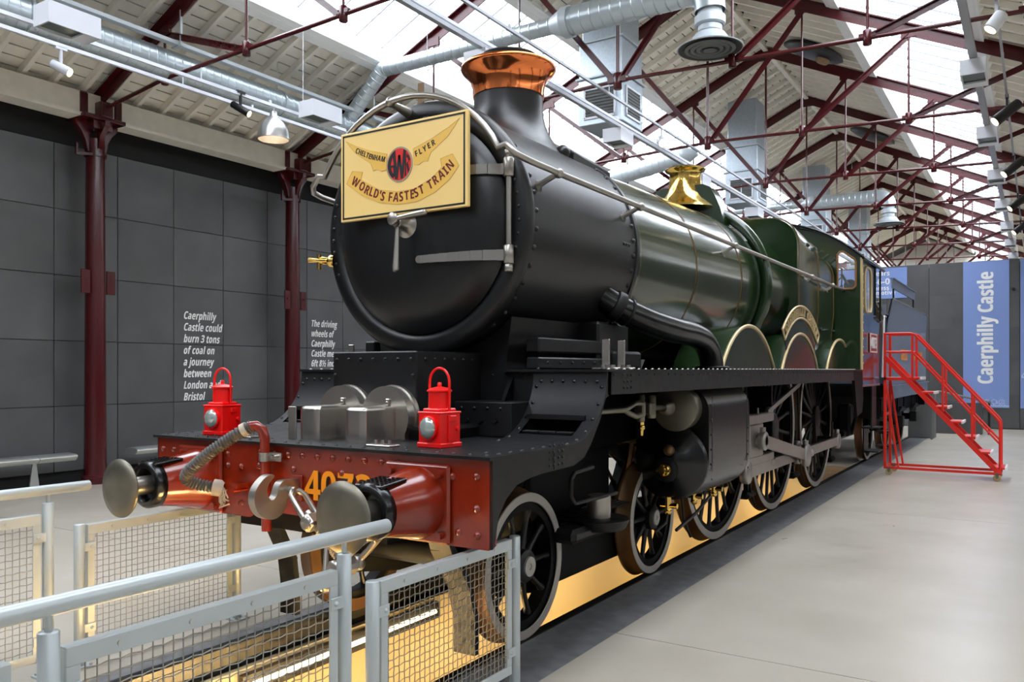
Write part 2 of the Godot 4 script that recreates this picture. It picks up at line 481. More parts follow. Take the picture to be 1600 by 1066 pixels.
func build_floor() -> void:
	var f := struct("floor")
	var pit := 0.655
	# concrete slabs with thin joints; the joint lines run across and along the hall
	var zc := [9.0, 4.2, -1.63, -7.5, -13.4, -19.3, -25.2, -31.0, -37.0, -43.0, -50.0]
	for i in zc.size() - 1:
		var z0: float = zc[i] - 0.004; var z1: float = zc[i + 1] + 0.004
		for xr in [[-9.3, -0.95], [1.21, 7.2], [7.208, 13.2], [13.208, 19.3]]:
			var b := MB.new()
			b.box(V((xr[0] + xr[1]) / 2, -0.15, (z0 + z1) / 2), V(xr[1] - xr[0], 0.30, z0 - z1))
			obj("floor_slab", b, MT.concrete, f)
	var b := MB.new()
	# dark strips beside the rails
	b = MB.new()
	b.box(V(1.0, -0.155, -20.5), V(0.416, 0.30, 59)); obj("edge_strip", b, MT.asphalt, f)
	b = MB.new()
	b.box(V(-0.885, -0.155, -20.5), V(0.126, 0.30, 59)); obj("edge_strip", b, MT.asphalt, f)
	# the inspection pit between the rails
	b = MB.new()
	var z0p := 3.2; var z1p := -12.6
	for s in [-1.0, 1.0]:
		b.box(V(s * (pit + 0.15), -0.82, (z0p + z1p) / 2), V(0.30, 1.35, z0p - z1p))
	b.box(V(0, -0.82, z0p + 0.1), V(1.6, 1.35, 0.2)); b.box(V(0, -0.82, z1p - 0.1), V(1.6, 1.35, 0.2))
	obj("pit_wall", b, MT.pit_cream, f)
	b = MB.new()
	b.box(V(0, -1.47, (z0p + z1p) / 2), V(1.6, 0.06, z0p - z1p)); obj("pit_floor", b, MT.pit_floor, f)
	b = MB.new() # floor between the rails beyond the pit and before it
	b.box(V(0, -0.16, (z1p - 50.0) / 2), V(1.31, 0.27, 50.0 + z1p)); b.box(V(0, -0.16, (9.0 + z0p) / 2), V(1.31, 0.27, 9.0 - z0p))
	obj("floor_slab", b, MT.concrete, f)
	# rails
	for s in [-1.0, 1.0]:
		b = MB.new()
		var rp := [Vector2(-0.035, 0), Vector2(0.035, 0), Vector2(0.037, -0.035), Vector2(0.012, -0.05), Vector2(0.012, -0.12), Vector2(0.06, -0.14), Vector2(-0.06, -0.14), Vector2(-0.012, -0.12), Vector2(-0.012, -0.05), Vector2(-0.037, -0.035)]
		b.extrude(rp, -34.0, Transform3D(Basis.IDENTITY, V(s * 0.7525, 0.0, 2.9)))
		var r := obj("rail", b, MT.rail_steel)
		tag(r, "dark steel running rail beside the %s" % ("grey edge strip and stairs" if s > 0 else "narrow strip facing the benches"), "rail")
	# strip light on the pit's far wall and warm lamps below the near rail
	var lt := thing("pit_strip_light", "long white strip light in black channel on cream pit wall", "light", V(-0.63, -0.24, -1.1))
	b = MB.new()
	b.box(V(0, 0, 0), V(0.05, 0.13, 2.0)); obj("channel", b, MT.black_fitting, lt)
	b = MB.new()
	b.cyl(V(0.03, 0.0, 0.93), V(0.03, 0.0, -0.93), 0.018, 8); obj("tube", b, MT.tube_glow, lt)
	var sl := AreaLight3D.new()
	sl.name = "lamp_light"
	sl.area_size = Vector2(1.86, 0.036)
	sl.light_color = Color(1.0, 0.95, 0.84)
	sl.light_energy = 0.25
	sl.area_range = 12.0
	sl.shadow_enabled = true
	lt.add_child(sl)
	sl.position = V(0.055, 0, 0)
	sl.rotation.y = deg_to_rad(-90.0)
	var zs := [-2.3, -4.1, -6.6, -9.1, -11.4]
	for z in zs:
		var L := thing("pit_lamp", "warm lamp on the pit wall below the near rail, %s from the buffer beam" % nth(zs.find(z)), "light", V(0.62, -0.50, z), "pit lamps")
		b = MB.new()
		b.cbox(V(0, 0, 0), V(0.06, 0.12, 0.62), 0.01); obj("housing", b, MT.black_fitting, L)
		b = MB.new()
		b.box(V(-0.035, 0, 0), V(0.012, 0.09, 0.56)); obj("glowing_cover", b, MT.lamp_glow, L)
		b = MB.new(); b.box(V(-0.15, 0.065, 0), V(0.36, 0.008, 1.5)); b.box(V(-0.12, 0.0, 0.75), V(0.30, 0.13, 0.008)); b.box(V(-0.12, 0.0, -0.75), V(0.30, 0.13, 0.008)); obj("hood", b, MT.black_fitting, L)
		var al := AreaLight3D.new()
		al.name = "lamp_light"
		al.area_size = Vector2(0.56, 0.09)
		al.light_color = Color(1.0, 0.84, 0.58)
		al.light_energy = 0.75
		al.area_range = 12.0
		al.shadow_enabled = true
		L.add_child(al)
		al.position = V(-0.05, 0, 0)
		al.rotation.y = deg_to_rad(90.0)

func build_walls() -> void:
	# left wall: black backing, dark square panels in rows above a recessed plinth
	var w := struct("wall_left")
	var b := MB.new()
	b.box(V(-9.16, 3.3, -20.5), V(0.30, 7.0, 59.2)); obj("backing", b, MT.wall_black, w)
	var pm := MB.new()
	pm.cbox(V(0, 0, 0), V(0.03, 0.992, 1.013), 0.004)
	var me := pm.mesh()
	var rg := RandomNumberGenerator.new(); rg.seed = 5
	for j in range(-4, 26):
		for i in 5:
			inst("wall_panel", me, MT["wall_panel_%d" % rg.randi_range(0, 2)], Transform3D(Basis.IDENTITY, V(-8.99, 0.178 + 0.5 + i * 1.0, -3.47 - 1.023 * (j + 0.5))), w)
	# eaves beam carried by the columns
	var bm := struct("trim_1")
	for k in NB:
		b = MB.new()
		var za := T0 - BAY * k
		b.cbox(V(-8.60, 5.725, za - BAY / 2), V(0.30, 0.33, BAY - 0.006), 0.008)
		b.box(V(-8.60, 5.545, za - BAY / 2), V(0.34, 0.05, BAY - 0.006))
		obj("beam", b, MT.white_timber, bm)
	# partition across the end of the display, dark panels
	var p := struct("wall_end")
	b = MB.new()
	b.box(V(4.6, 2.42, -24.86), V(28.2, 4.84, 0.22)); obj("backing", b, MT.wall_black, p)
	pm = MB.new()
	pm.cbox(V(0, 0, 0), V(1.17, 0.992, 0.03), 0.004)
	me = pm.mesh()
	for j in range(-7, 12):
		for i in 5:
			inst("wall_panel", me, MT["wall_panel_%d" % rg.randi_range(0, 2)], Transform3D(Basis.IDENTITY, V(1.35 + 1.18 * j, 0.02 + 0.5 + i * 0.985, -24.73)), p)
	# the other walls that close the building
	var o := struct("wall_right")
	b = MB.new(); b.box(V(19.4, 4.8, -20.5), V(0.3, 9.6, 59.2)); obj("plaster", b, MT.wall_plain, o)
	o = struct("wall_back")
	b = MB.new(); b.box(V(5.2, 4.8, 9.1), V(28.7, 9.6, 0.3)); obj("plaster", b, MT.wall_plain, o)
	o = struct("wall_front")
	b = MB.new(); b.box(V(5.2, 4.8, -50.1), V(28.7, 9.6, 0.3)); obj("plaster", b, MT.wall_light, o)

func slope(s: float) -> Basis:
	# x: down the slope, y: out of the roof, z: along the hall
	var c := 1.0 / sqrt(1.0 + PITCH * PITCH)
	return Basis(V(s * c, -PITCH * c, 0), V(s * PITCH * c, c, 0), V(0, 0, 1))

func roof_at(rx: float, s: float, o: float, up: float, z: float) -> Vector3:
	return V(rx + s * o, RIDGE_Y - PITCH * o, z) + slope(s).y * up

func build_roof() -> void:
	var cl := struct("ceiling")
	var c := 1.0 / sqrt(1.0 + PITCH * PITCH)
	var plank := MB.new(); plank.box(Vector3.ZERO, V(0.182, 0.022, BAY - 0.02)); var plank_me := plank.mesh()
	var zones := [[0.02, 2.2], [4.42, 7.0]]
	var raft_me := []
	for zn in zones:
		var rb := MB.new(); rb.cbox(Vector3.ZERO, V((zn[1] - zn[0]) / c, 0.11, 0.07), 0.006); raft_me.append(rb.mesh())
	var far_planks := MB.new(); var far_rafters := MB.new()
	var np := 0; var nr := 0
	var order := [1, 2, 3, 4, 5, 0, 6, 7, 8, 9, 10, 11, 12]
	for k in order:
		var zm: float = T0 - BAY * (k + 0.5)
		for s in [-1.0, 1.0]:
			var bs := slope(s)
			for q in 2:
				var zn: Array = zones[q]
				var cnt := int(floor((zn[1] - zn[0]) / c / 0.2))
				for i in cnt:
					var o: float = zn[0] + (i + 0.5) * (zn[1] - zn[0]) / cnt
					var t := Transform3D(bs, roof_at(RX, s, o, 0.221, zm))
					var seen: bool = k > 0 and (s < 0 or q == 0 or k > 2)
					if seen and np < 300:
						inst("plank", plank_me, MT.white_timber, t, cl); np += 1
					else:
						far_planks.xf = t; far_planks.box(Vector3.ZERO, V(0.188, 0.022, BAY - 0.02))
				for i in 9:
					var t := Transform3D(bs, roof_at(RX, s, (zn[0] + zn[1]) / 2, 0.153, zm + BAY / 2 - (i + 0.5) * BAY / 9.0))
					if k > 0 and k < 9 and nr < 300:
						inst("common_rafter", raft_me[q], MT.white_timber, t, cl); nr += 1
					else:
						far_rafters.xf = t; far_rafters.box(Vector3.ZERO, V((zn[1] - zn[0]) / c, 0.11, 0.07))
	obj("far_planks", far_planks, MT.white_timber, cl, "stuff")
	obj("far_rafters", far_rafters, MT.white_timber, cl, "stuff")
	# roof covering above the boards, upstands round the skylights, gutter beams
	var zl := BAY * NB + 5.0; var zmid := T0 + 2.5 - zl / 2
	for rx in [RX, RX + 2 * HALF]:
		for s in [-1.0, 1.0]:
			var bs := slope(s)
			for zn in [[-0.06, 2.2], [4.42, 7.15]]:
				var b := MB.new()
				b.box(roof_at(rx, s, (zn[0] + zn[1]) / 2, 0.30, zmid), V((zn[1] - zn[0]) / c, 0.12, zl), bs)
				obj("roof_deck", b, MT.roof_deck if rx == RX else MT.white_timber, cl)
			for o in [2.2, 4.42]:
				for k in NB + 1:
					var b := MB.new()
					b.cbox(roof_at(rx, s, o, 0.34, T0 - BAY * k + BAY / 2), V(0.09, 0.56, BAY - 0.005), 0.006, bs)
					b.box(roof_at(rx, s, o + (0.02 if o < 3 else -0.02), 0.13, T0 - BAY * k + BAY / 2), V(0.24, 0.13, BAY - 0.005), bs)
					obj("kerb", b, MT.white_paint, cl)
		var g := MB.new()
		g.box(V(rx + HALF, roof_y(RX + HALF) + 0.0, zmid), V(0.45, 0.35, zl)); obj("gutter_beam", g, MT.white_timber, cl)
		g = MB.new()
		g.box(V(rx, RIDGE_Y + 0.10, zmid), V(0.10, 0.16, zl)); obj("ridge_board", g, MT.white_timber, cl)
		g = MB.new()
		g.box(V(rx, RIDGE_Y + 0.40, zmid), V(0.70, 0.24, zl)); obj("ridge_cap", g, MT.roof_deck, cl)
	# skylights: one pane between each pair of bars
	var wn := 1
	for rx in [RX, RX + 2 * HALF]:
		for s in [-1.0, 1.0]:
			var w := struct("window_%d" % wn); wn += 1
			var bs := slope(s)
			var wlen: float = (4.42 - 2.2) / c
			var pb := MB.new(); pb.box(Vector3.ZERO, V(wlen, 0.006, 0.63))
			var pme := pb.mesh()
			var bb := MB.new(); bb.box(Vector3.ZERO, V(wlen, 0.05, 0.022))
			var bme := bb.mesh()
			for k in range(-1, NB):
				for i in 6:
					var z := T0 - BAY * k - (i + 0.5) * BAY / 6.0
					inst("pane", pme, MT.glass, Transform3D(bs, roof_at(rx, s, 3.31, 0.60, z)), w)
					inst("glazing_bar", bme, MT.bar_grey, Transform3D(bs, roof_at(rx, s, 3.31, 0.595, z + BAY / 12.0)), w)

func build_trusses() -> void:
	var t := thing("roof_truss", "maroon iron roof truss spanning the hall, " + from_end(T0, BAY, T0), "truss", V(RX, 0, T0), "iron roof trusses")
	var p := HALF / 4.0
	var tie := func(j: int) -> float: return 6.03 - 0.032 * absf(j) * p
	for s in [-1.0, 1.0]:
		var b := MB.new()
		var bs := slope(s)
		var c := 1.0 / sqrt(1.0 + PITCH * PITCH)
		b.box(V(s * HALF / 2, RIDGE_Y - PITCH * HALF / 2, 0) + bs.y * 0.085, V(HALF / c, 0.022, 0.16), bs)
		b.box(V(s * HALF / 2, RIDGE_Y - PITCH * HALF / 2, 0) - bs.y * 0.01, V(HALF / c, 0.17, 0.024), bs)
		obj("principal_rafter", b, MT.maroon, t)
		b = MB.new()
		var pts := []
		for j in range(0, 4): pts.append(V(s * j * p, tie.call(j), 0))
		pts.append(V(s * (HALF - 0.02), roof_y(RX + HALF) - 0.12, 0))
		for i in pts.size() - 1: b.cyl(pts[i], pts[i + 1], 0.028, 10)
		obj("tie_rod", b, MT.maroon, t)
		for j in range(1, 4):
			b = MB.new()
			b.cyl(V(s * j * p, tie.call(j) - 0.08, 0), V(s * j * p, RIDGE_Y - PITCH * j * p, 0), 0.018, 8)
			obj("hanger_rod", b, MT.maroon, t)
		for j in range(0, 3):
			b = MB.new()
			var lo: Vector3 = V(s * (j * p + 0.05), tie.call(j) + 0.04, 0.0); var hi: Vector3 = V(s * (j + 1) * p, RIDGE_Y - PITCH * (j + 1) * p - 0.06, 0)
			var dr: Vector3 = (hi - lo).normalized(); var nn: Vector3 = V(-dr.y, dr.x, 0) * s
			b.bar(lo, hi, 0.09, 0.014, nn)
			b.bar(lo + nn * -0.04, hi + nn * -0.04, 0.014, 0.075, nn)
			obj("strut", b, MT.maroon, t)
			b = MB.new()
			var nd: Vector3 = V(s * (j + 1) * p, tie.call(j + 1), 0)
			b.cyl(nd + V(0, -0.09, 0), nd + V(0, 0.10, 0), 0.055, 10, -1.0, 0.01)
			b.box(nd + V(0, 0.03, 0), V(0.20, 0.05, 0.07))
			obj("joint_casting", b, MT.maroon, t)
			b = MB.new()
			b.box(V(s * (j + 1) * p, RIDGE_Y - PITCH * (j + 1) * p - 0.06, 0), V(0.24, 0.14, 0.05)); obj("gusset", b, MT.maroon, t)
	var b := MB.new()
	for dz in [-0.028, 0.028]: b.cyl(V(0, 5.95, dz), V(0, RIDGE_Y - 0.05, dz), 0.016, 8)
	obj("king_rod", b, MT.maroon, t)
	b = MB.new()
	b.cyl(V(0, 5.90, 0), V(0, 6.14, 0), 0.065, 10, -1.0, 0.01); b.box(V(0, 6.04, 0), V(0.30, 0.07, 0.09)); obj("joint_casting", b, MT.maroon, t)
	b = MB.new()
	b.box(V(0, RIDGE_Y - 0.08, 0), V(0.5, 0.20, 0.04)); obj("ridge_casting", b, MT.maroon, t)
	for k in range(1, NB): copy(t, "roof_truss", V(RX, 0, T0 - BAY * k), "maroon iron roof truss spanning the hall, " + from_end(T0 - BAY * k, BAY, T0))

func build_columns() -> void:
	var t := thing("iron_column", "maroon cast iron column against the panelled wall, " + from_end(T0, BAY, T0), "column", V(-8.61, 0, T0), "columns along the panelled wall")
	var b := MB.new()
	b.lathe([Vector2(0.20, 0), Vector2(0.20, 0.10), Vector2(0.165, 0.13), Vector2(0.158, 0.3), Vector2(0.135, 4.6), Vector2(0.130, 5.25)], Transform3D.IDENTITY, 12, 0.0, TAU, 0.8)
	obj("shaft", b, MT.maroon, t)
	b = MB.new()
	b.cyl(V(0, 4.98, 0), V(0, 5.03, 0), 0.16, 12); obj("collar", b, MT.maroon, t)
	b = MB.new()
	b.cbox(V(0.02, 5.53, 0), V(0.52, 0.06, 0.66), 0.008)
	b.cbox(V(0.06, 5.44, 0), V(0.30, 0.13, 0.30), 0.01)
	obj("cap_plate", b, MT.maroon, t)
	for s in [-1.0, 1.0]:
		b = MB.new()
		var poly := [Vector2(0.10, 5.50), Vector2(0.34, 5.50), Vector2(0.33, 5.44), Vector2(0.24, 5.34), Vector2(0.18, 5.22), Vector2(0.14, 5.05), Vector2(0.10, 5.05)]
		b.extrude(poly, 0.09, Transform3D(Basis(V(0, 0, s), V(0, 1, 0), V(-s, 0, 0)), V(s * 0.045, 0, 0)))
		obj("bracket", b, MT.maroon, t)
		b = MB.new()
		b.cbox(V(0.11, 5.72, s * 0.27), V(0.13, 0.36, 0.16), 0.03); obj("beam_shoe", b, MT.maroon, t)
		b = MB.new()
		b.cbox(V(0.08, 3.07, s * 0.20), V(0.03, 0.36, 0.14), 0.006); b.cyl(V(0.09, 3.1, s * 0.2), V(0.115, 3.1, s * 0.2), 0.022, 8); obj("fixing_plate", b, MT.maroon, t)
	b = MB.new()
	b.extrude([Vector2(0.10, 5.50), Vector2(0.33, 5.50), Vector2(0.33, 5.42), Vector2(0.2, 5.28), Vector2(0.14, 5.1), Vector2(0.1, 5.1)], 0.08, Transform3D(Basis.IDENTITY, V(0, 0, -0.04)))
	b.cbox(V(0.22, 5.66, 0), V(0.22, 0.24, 0.20), 0.02)
	obj("bracket", b, MT.maroon, t)
	b = MB.new()
	b.bar(V(0.1, 5.0, 0.1), V(0.1, 4.96, 0.36), 0.03, 0.04); b.bar(V(0.1, 4.95, 0.35), V(0.1, 5.12, 0.35), 0.03, 0.04); obj("hook_arm", b, MT.maroon, t)
	for k in range(1, NB): copy(t, "iron_column", V(-8.61, 0, T0 - BAY * k), "maroon cast iron column against the panelled wall, " + from_end(T0 - BAY * k, BAY, T0))
	# the row between this hall and the next, beyond the frame
	var r := thing("iron_column", "maroon cast iron column between the two halls, " + from_end(T0, BAY, T0), "column", V(RX + HALF, 0, T0), "columns between the halls")
	b = MB.new()
	b.lathe([Vector2(0.20, 0), Vector2(0.20, 0.10), Vector2(0.165, 0.13), Vector2(0.158, 0.3), Vector2(0.135, 4.6), Vector2(0.130, 5.6)], Transform3D.IDENTITY, 12, 0.0, TAU, 0.8)
	obj("shaft", b, MT.maroon, r)
	b = MB.new(); b.cbox(V(0, 5.58, 0), V(0.5, 0.08, 0.5), 0.01); obj("cap_plate", b, MT.maroon, r)
	for k in range(1, NB): copy(r, "iron_column", V(RX + HALF, 0, T0 - BAY * k), "maroon cast iron column between the two halls, " + from_end(T0 - BAY * k, BAY, T0))

func spiral_duct(b: MB, a: Vector3, e: Vector3, r: float, step := 0.14, segs := 20) -> void:
	# round duct with the raised seam of spiral-wound sheet as closely set rings
	var L := (e - a).length()
	var pr := [Vector2(0, 0), Vector2(r, 0)]
	var k := int(L / step)
	for i in k:
		var h := (i + 0.5) * L / k
		pr.append(Vector2(r, h - 0.012)); pr.append(Vector2(r + 0.006, h)); pr.append(Vector2(r, h + 0.012))
	pr.append(Vector2(r, L)); pr.append(Vector2(0, L))
	b.lathe(pr, MB.along(a, e), segs, 0.0, TAU, 0.97)

func elbow(b: MB, a: Vector3, c: Vector3, e: Vector3, r: float, steps := 8) -> void:
	# quarter bend as a tube from a to e with the corner c
	var pts := []
	for i in steps + 1:
		var t := float(i) / steps
		pts.append(a.lerp(c, t).lerp(c.lerp(e, t), t))
	b.tube(pts, r, 20, false)

func light_box(label: String, group: String, at: Vector3, size: Vector3, arm := 0.0) -> Node3D:
	var t := thing("light_fitting", label, "light", at, group)
	var b := MB.new()
	var w := 0.02
	b.box(V(-size.x / 2 + w / 2, 0, 0), V(w, size.y, size.z)); b.box(V(size.x / 2 - w / 2, 0, 0), V(w, size.y, size.z))
	b.box(V(0, 0, size.z / 2 - w / 2), V(size.x - 2 * w, size.y, w)); b.box(V(0, 0, -size.z / 2 + w / 2), V(size.x - 2 * w, size.y, w))
	b.box(V(0, size.y / 2 - w / 2, 0), V(size.x - 2 * w, w, size.z - 2 * w))
	b.box(V(0, -size.y / 2 + w / 2, -size.z * 0.33), V(size.x - 2 * w, w, size.z * 0.3))
	obj("housing", b, MT.fitting_white, t)
	b = MB.new(); b.box(V(0, -size.y / 2 + 0.035, size.z * 0.13), V(size.x - 2.2 * w, 0.012, size.z * 0.66)); obj("diffuser", b, MT.fitting_lens, t)
	if arm != 0.0:
		b = MB.new(); b.box(V((arm - size.x / 2) / 2, 0.02, 0), V(-arm - size.x / 2, 0.04, 0.05)); b.cyl(V(arm - 0.02, 0.02, 0.0), V(arm - 0.02, 1.36, 0.0), 0.005, 6); obj("arm", b, MT.fitting_white, t)
	return t

func spot(label: String, group: String, at: Vector3, aim: Vector3, m: Material, lit: float, long := 0.24, r := 0.06) -> void:
	# a small cylinder spotlight hung from a track above it
	var t := thing("spotlight", label, "light", at, group)
	var d := aim.normalized()
	var b := MB.new()
	b.cyl(d * -long * 0.5, d * long * 0.5, r * 0.9, 14, r, 0.008); obj("body", b, m, t)
	b = MB.new()
	b.box(V(0, 0.13, 0), V(0.03, 0.20, 0.03)); b.box(V(0, 0.235, 0), V(0.045, 0.035, 0.14)); obj("hanger", b, m, t)
	b = MB.new()
	b.cyl(d * (long * 0.5 + 0.001), d * (long * 0.5 + 0.006), r * 0.8, 14); obj("lamp_face", b, MT.lamp_glow, t)
	if lit > 0.0:
		var s := SpotLight3D.new()
		s.name = "lamp_light"
		s.light_color = Color(1.0, 0.90, 0.76)
		s.light_energy = lit
		s.spot_angle = 24.0; s.spot_range = 40.0; s.spot_attenuation = 2.0
		s.light_size = r * 0.7
		s.shadow_enabled = true
		t.add_child(s)
		s.position = d * (long * 0.5 + 0.02)
		s.look_at_from_position(s.position, s.position + d, V(0, 1, 0.01))

func build_services() -> void:
	var b := MB.new()
	# main air duct along the left side
	var dct := thing("air_duct", "long silver spiral air duct running along the left eaves", "duct", V(-6.85, 6.05, 0))
	spiral_duct(b, V(0, 0, 7.5), V(0, 0, -46), 0.21, 0.13, 18); obj("duct_pipe", b, MT.spiral_metal, dct)
	b = MB.new()
	for k in range(0, 12): b.box(V(0, 0.23, 2.0 - BAY * k), V(0.05, 0.03, 0.03)); b.cyl(V(0, 0.2, 2.0 - BAY * k), V(0, 0.75, 2.0 - BAY * k), 0.006, 6)
	for k in range(0, 12): b.lathe([Vector2(0.212, 0), Vector2(0.228, 0.0), Vector2(0.228, 0.04), Vector2(0.212, 0.04)], MB.along(V(0, 0, 2.0 - BAY * k), V(0, 0, 1.9 - BAY * k)), 18)
	obj("duct_clips", b, MT.duct_grey, dct)
	b = MB.new(); b.box(V(-6.60, 6.27, -20), V(0.10, 0.012, 55)); b.box(V(-6.55, 6.29, -20), V(0.008, 0.05, 55)); b.box(V(-6.65, 6.29, -20), V(0.008, 0.05, 55))
	for k in 13: b.box(V(-6.60, 6.255, T0 - BAY * k), V(0.22, 0.02, 0.04)); b.box(V(-6.52, 6.5, T0 - BAY * k), V(0.02, 0.5, 0.03))
	tag(obj("cable_tray", b, MT.duct_grey), "pale metal cable tray running along the top of the spiral duct", "cable tray")
	# lighting tracks
	var tr := [[-6.08, 5.68, 0.045, "fitting_white", "white lighting track below the spiral duct, nearer the engine"], [-6.48, 5.68, 0.045, "fitting_white", "white lighting track below the spiral duct, nearer the wall"], [-1.85, 5.86, 0.035, "track_grey", "thin grey track high above the chimney, under the ridge"], [-2.28, 5.83, 0.04, "fitting_white", "white lighting track with a grey channel above the boiler"], [2.84, 5.83, 0.085, "track_grey", "grey lighting bar carrying box fittings below the right skylight"], [3.17, 5.76, 0.03, "track_grey", "slim grey track carrying black spotlights at the right eaves"]]
	for a in tr:
		var t := thing("lighting_track", a[4], "track", V(a[0], a[1], 0))
		b = MB.new(); b.box(V(0, 0, -20), V(a[2], a[2], 55)); obj("bar", b, MT[a[3]], t)
		if a[0] == -2.28:
			b = MB.new(); b.box(V(0.0, -0.075, -20), V(0.07, 0.05, 55)); obj("channel", b, MT.track_grey, t)
		b = MB.new()
		for k in 13:
			b.cyl(V(0, 0, T0 - BAY * k), V(0, 0.22, T0 - BAY * k), 0.008, 6); b.box(V(0, 0.03, T0 - BAY * k - 1.2), V(0.03, 0.07, 0.03))
		obj("hangers", b, MT[a[3]], t)
	# box light fittings
	for k in 7: light_box("white box light fitting beside the spiral duct, " + from_end(-1.85 - 3.9 * k, 3.9, 0), "box fittings beside the duct", V(-5.70, 5.66, -1.85 - 3.9 * k), V(0.31, 0.24, 0.60), -0.36)
	for k in 6: light_box("white box light fitting above the engine, " + from_end(-5.35 - 3.93 * k, 3.93, 0), "box fittings above the boiler", V(-2.37, 5.615, -5.35 - 3.93 * k), V(0.33, 0.22, 0.50))
	for k in 8: light_box("pale grey box light fitting below the right skylight, " + from_end(-5.75 - 3.5 * k, 3.5, 0), "box fittings below the right skylight", V(2.84, 5.684, -5.75 - 3.5 * k), V(0.30, 0.20, 0.62))
	# spotlights
	spot("white spotlight hanging from the track near the first column", "", V(-6.48, 5.41, -2.20), V(0.7, -0.45, -0.5), MT.fitting_white, 60.0)
	spot("white spotlight on the track beside the name board's left edge", "", V(-6.08, 5.45, -6.75), V(0.75, -0.4, 0.4), MT.fitting_white, 60.0)
	spot("black spotlight on the track between column and bell lamp", "", V(-6.07, 5.47, -4.55), V(0.62, -0.42, -0.3), MT.black_fitting, 70.0, 0.30, 0.055)
	spot("white round spotlight beside the grey bar below the right skylight", "", V(3.17, 5.53, -7.1), V(-0.55, -0.8, 0.15), MT.fitting_white, 70.0, 0.2, 0.08)
	spot("white spotlight on the track above the boiler by the air unit", "", V(-1.85, 5.62, -9.9), V(0.5, -0.5, 0.7), MT.fitting_white, 50.0, 0.2, 0.08)
	for k in 4: spot("black spotlight at the right eaves, " + from_end(-10.85 - 3.9 * k, 3.9, 0), "black spotlights at the right eaves", V(3.17, 5.53, -10.85 - 3.9 * k), V(-0.72, -0.62, 0.3), MT.black_fitting, 70.0, 0.42, 0.085)
	# spun metal bell lamp
	var bl := thing("bell_lamp", "spun aluminium bell lamp hanging near the second column", "lamp", V(-6.1, 5.18, -5.18))
	b = MB.new()
	b.lathe([Vector2(0.225, 0.0), Vector2(0.24, 0.0), Vector2(0.225, 0.12), Vector2(0.17, 0.24), Vector2(0.09, 0.32), Vector2(0.055, 0.36), Vector2(0.05, 0.42), Vector2(0.0, 0.42)], Transform3D.IDENTITY, 28, 0.0, TAU, 0.6)
	b.lathe([Vector2(0.0, 0.36), Vector2(0.08, 0.31), Vector2(0.16, 0.23), Vector2(0.213, 0.12), Vector2(0.225, 0.0)], Transform3D.IDENTITY, 28, 0.0, TAU, 0.6)
	obj("shade", b, MT.spun_aluminium, bl)
	b = MB.new(); b.cyl(V(0, 0.42, 0), V(0, 0.478, 0), 0.012, 8); obj("stem", b, MT.fitting_white, bl)
	b = MB.new(); b.ball(V(0, 0.20, 0), 0.06); obj("bulb", b, MT.bulb_glow, bl)
	var om := OmniLight3D.new()
	om.name = "lamp_light"; om.light_color = Color(1.0, 0.88, 0.72); om.light_energy = 0.25; om.omni_range = 30.0; om.omni_attenuation = 2.0; om.light_size = 0.05; om.shadow_enabled = true
	bl.add_child(om); om.position = V(0, 0.20, 0)
	# branch ducts across the hall with a round diffuser at the end
	var names := ["silver branch duct crossing above the engine's chimney to a round diffuser", "silver branch duct above the far cab roof with a round diffuser"]
	for k in 2:
		var z := -7.48 - 15.84 * k
		var t := thing("branch_duct", names[k], "duct", V(0, 0, z))
		b = MB.new()
		spiral_duct(b, V(-6.75, 6.2, 0), V(-5.98, 6.90, 0), 0.125, 0.12, 18); obj("riser_pipe", b, MT.spiral_metal, t)
		b = MB.new(); b.ball(V(-5.97, 6.91, 0), 0.125, 16); spiral_duct(b, V(-5.97, 6.91, 0), V(-2.55, 6.91, 0), 0.122, 0.16, 18); obj("small_pipe", b, MT.spiral_metal, t)
		b = MB.new(); b.lathe([Vector2(0.12, 0), Vector2(0.215, 0.22), Vector2(0.23, 0.22), Vector2(0.23, 0.34), Vector2(0.21, 0.34)], MB.along(V(-2.62, 6.91, 0), V(-2.0, 6.91, 0)), 20); obj("reducer", b, MT.duct_grey, t)
		b = MB.new(); spiral_duct(b, V(-2.30, 6.91, 0), V(-0.50, 6.91, 0), 0.205, 0.16, 20); obj("large_pipe", b, MT.spiral_metal, t)
		b = MB.new(); elbow(b, V(-0.52, 6.91, 0), V(-0.17, 6.91, 0), V(-0.17, 6.56, 0), 0.205); obj("bend", b, MT.spiral_metal, t)
		b = MB.new(); spiral_duct(b, V(-0.17, 6.60, 0), V(-0.17, 6.22, 0), 0.16, 0.12, 20); b.lathe([Vector2(0.17, 0), Vector2(0.205, 0.02), Vector2(0.205, 0.12), Vector2(0.17, 0.15)], Transform3D(Basis.IDENTITY, V(-0.17, 6.36, 0)), 20); obj("drop_pipe", b, MT.duct_grey, t)
		b = MB.new()
		b.lathe([Vector2(0.20, 0.16), Vector2(0.21, 0.08), Vector2(0.30, 0.03), Vector2(0.435, 0.0), Vector2(0.44, 0.012), Vector2(0.30, 0.06), Vector2(0.2, 0.20)], Transform3D(Basis.IDENTITY, V(-0.17, 6.05, 0)), 36, 0.0, TAU, 0.5); obj("diffuser_rim", b, MT.duct_grey, t)
		b = MB.new()
		b.lathe([Vector2(0.42, 0.02), Vector2(0.30, 0.05)], Transform3D(Basis.IDENTITY, V(-0.17, 6.03, 0)), 36); b.cyl(V(-0.17, 6.10, 0), V(-0.17, 6.12, 0), 0.3, 30)
		obj("diffuser_throat", b, MT.diffuser_dark, t)
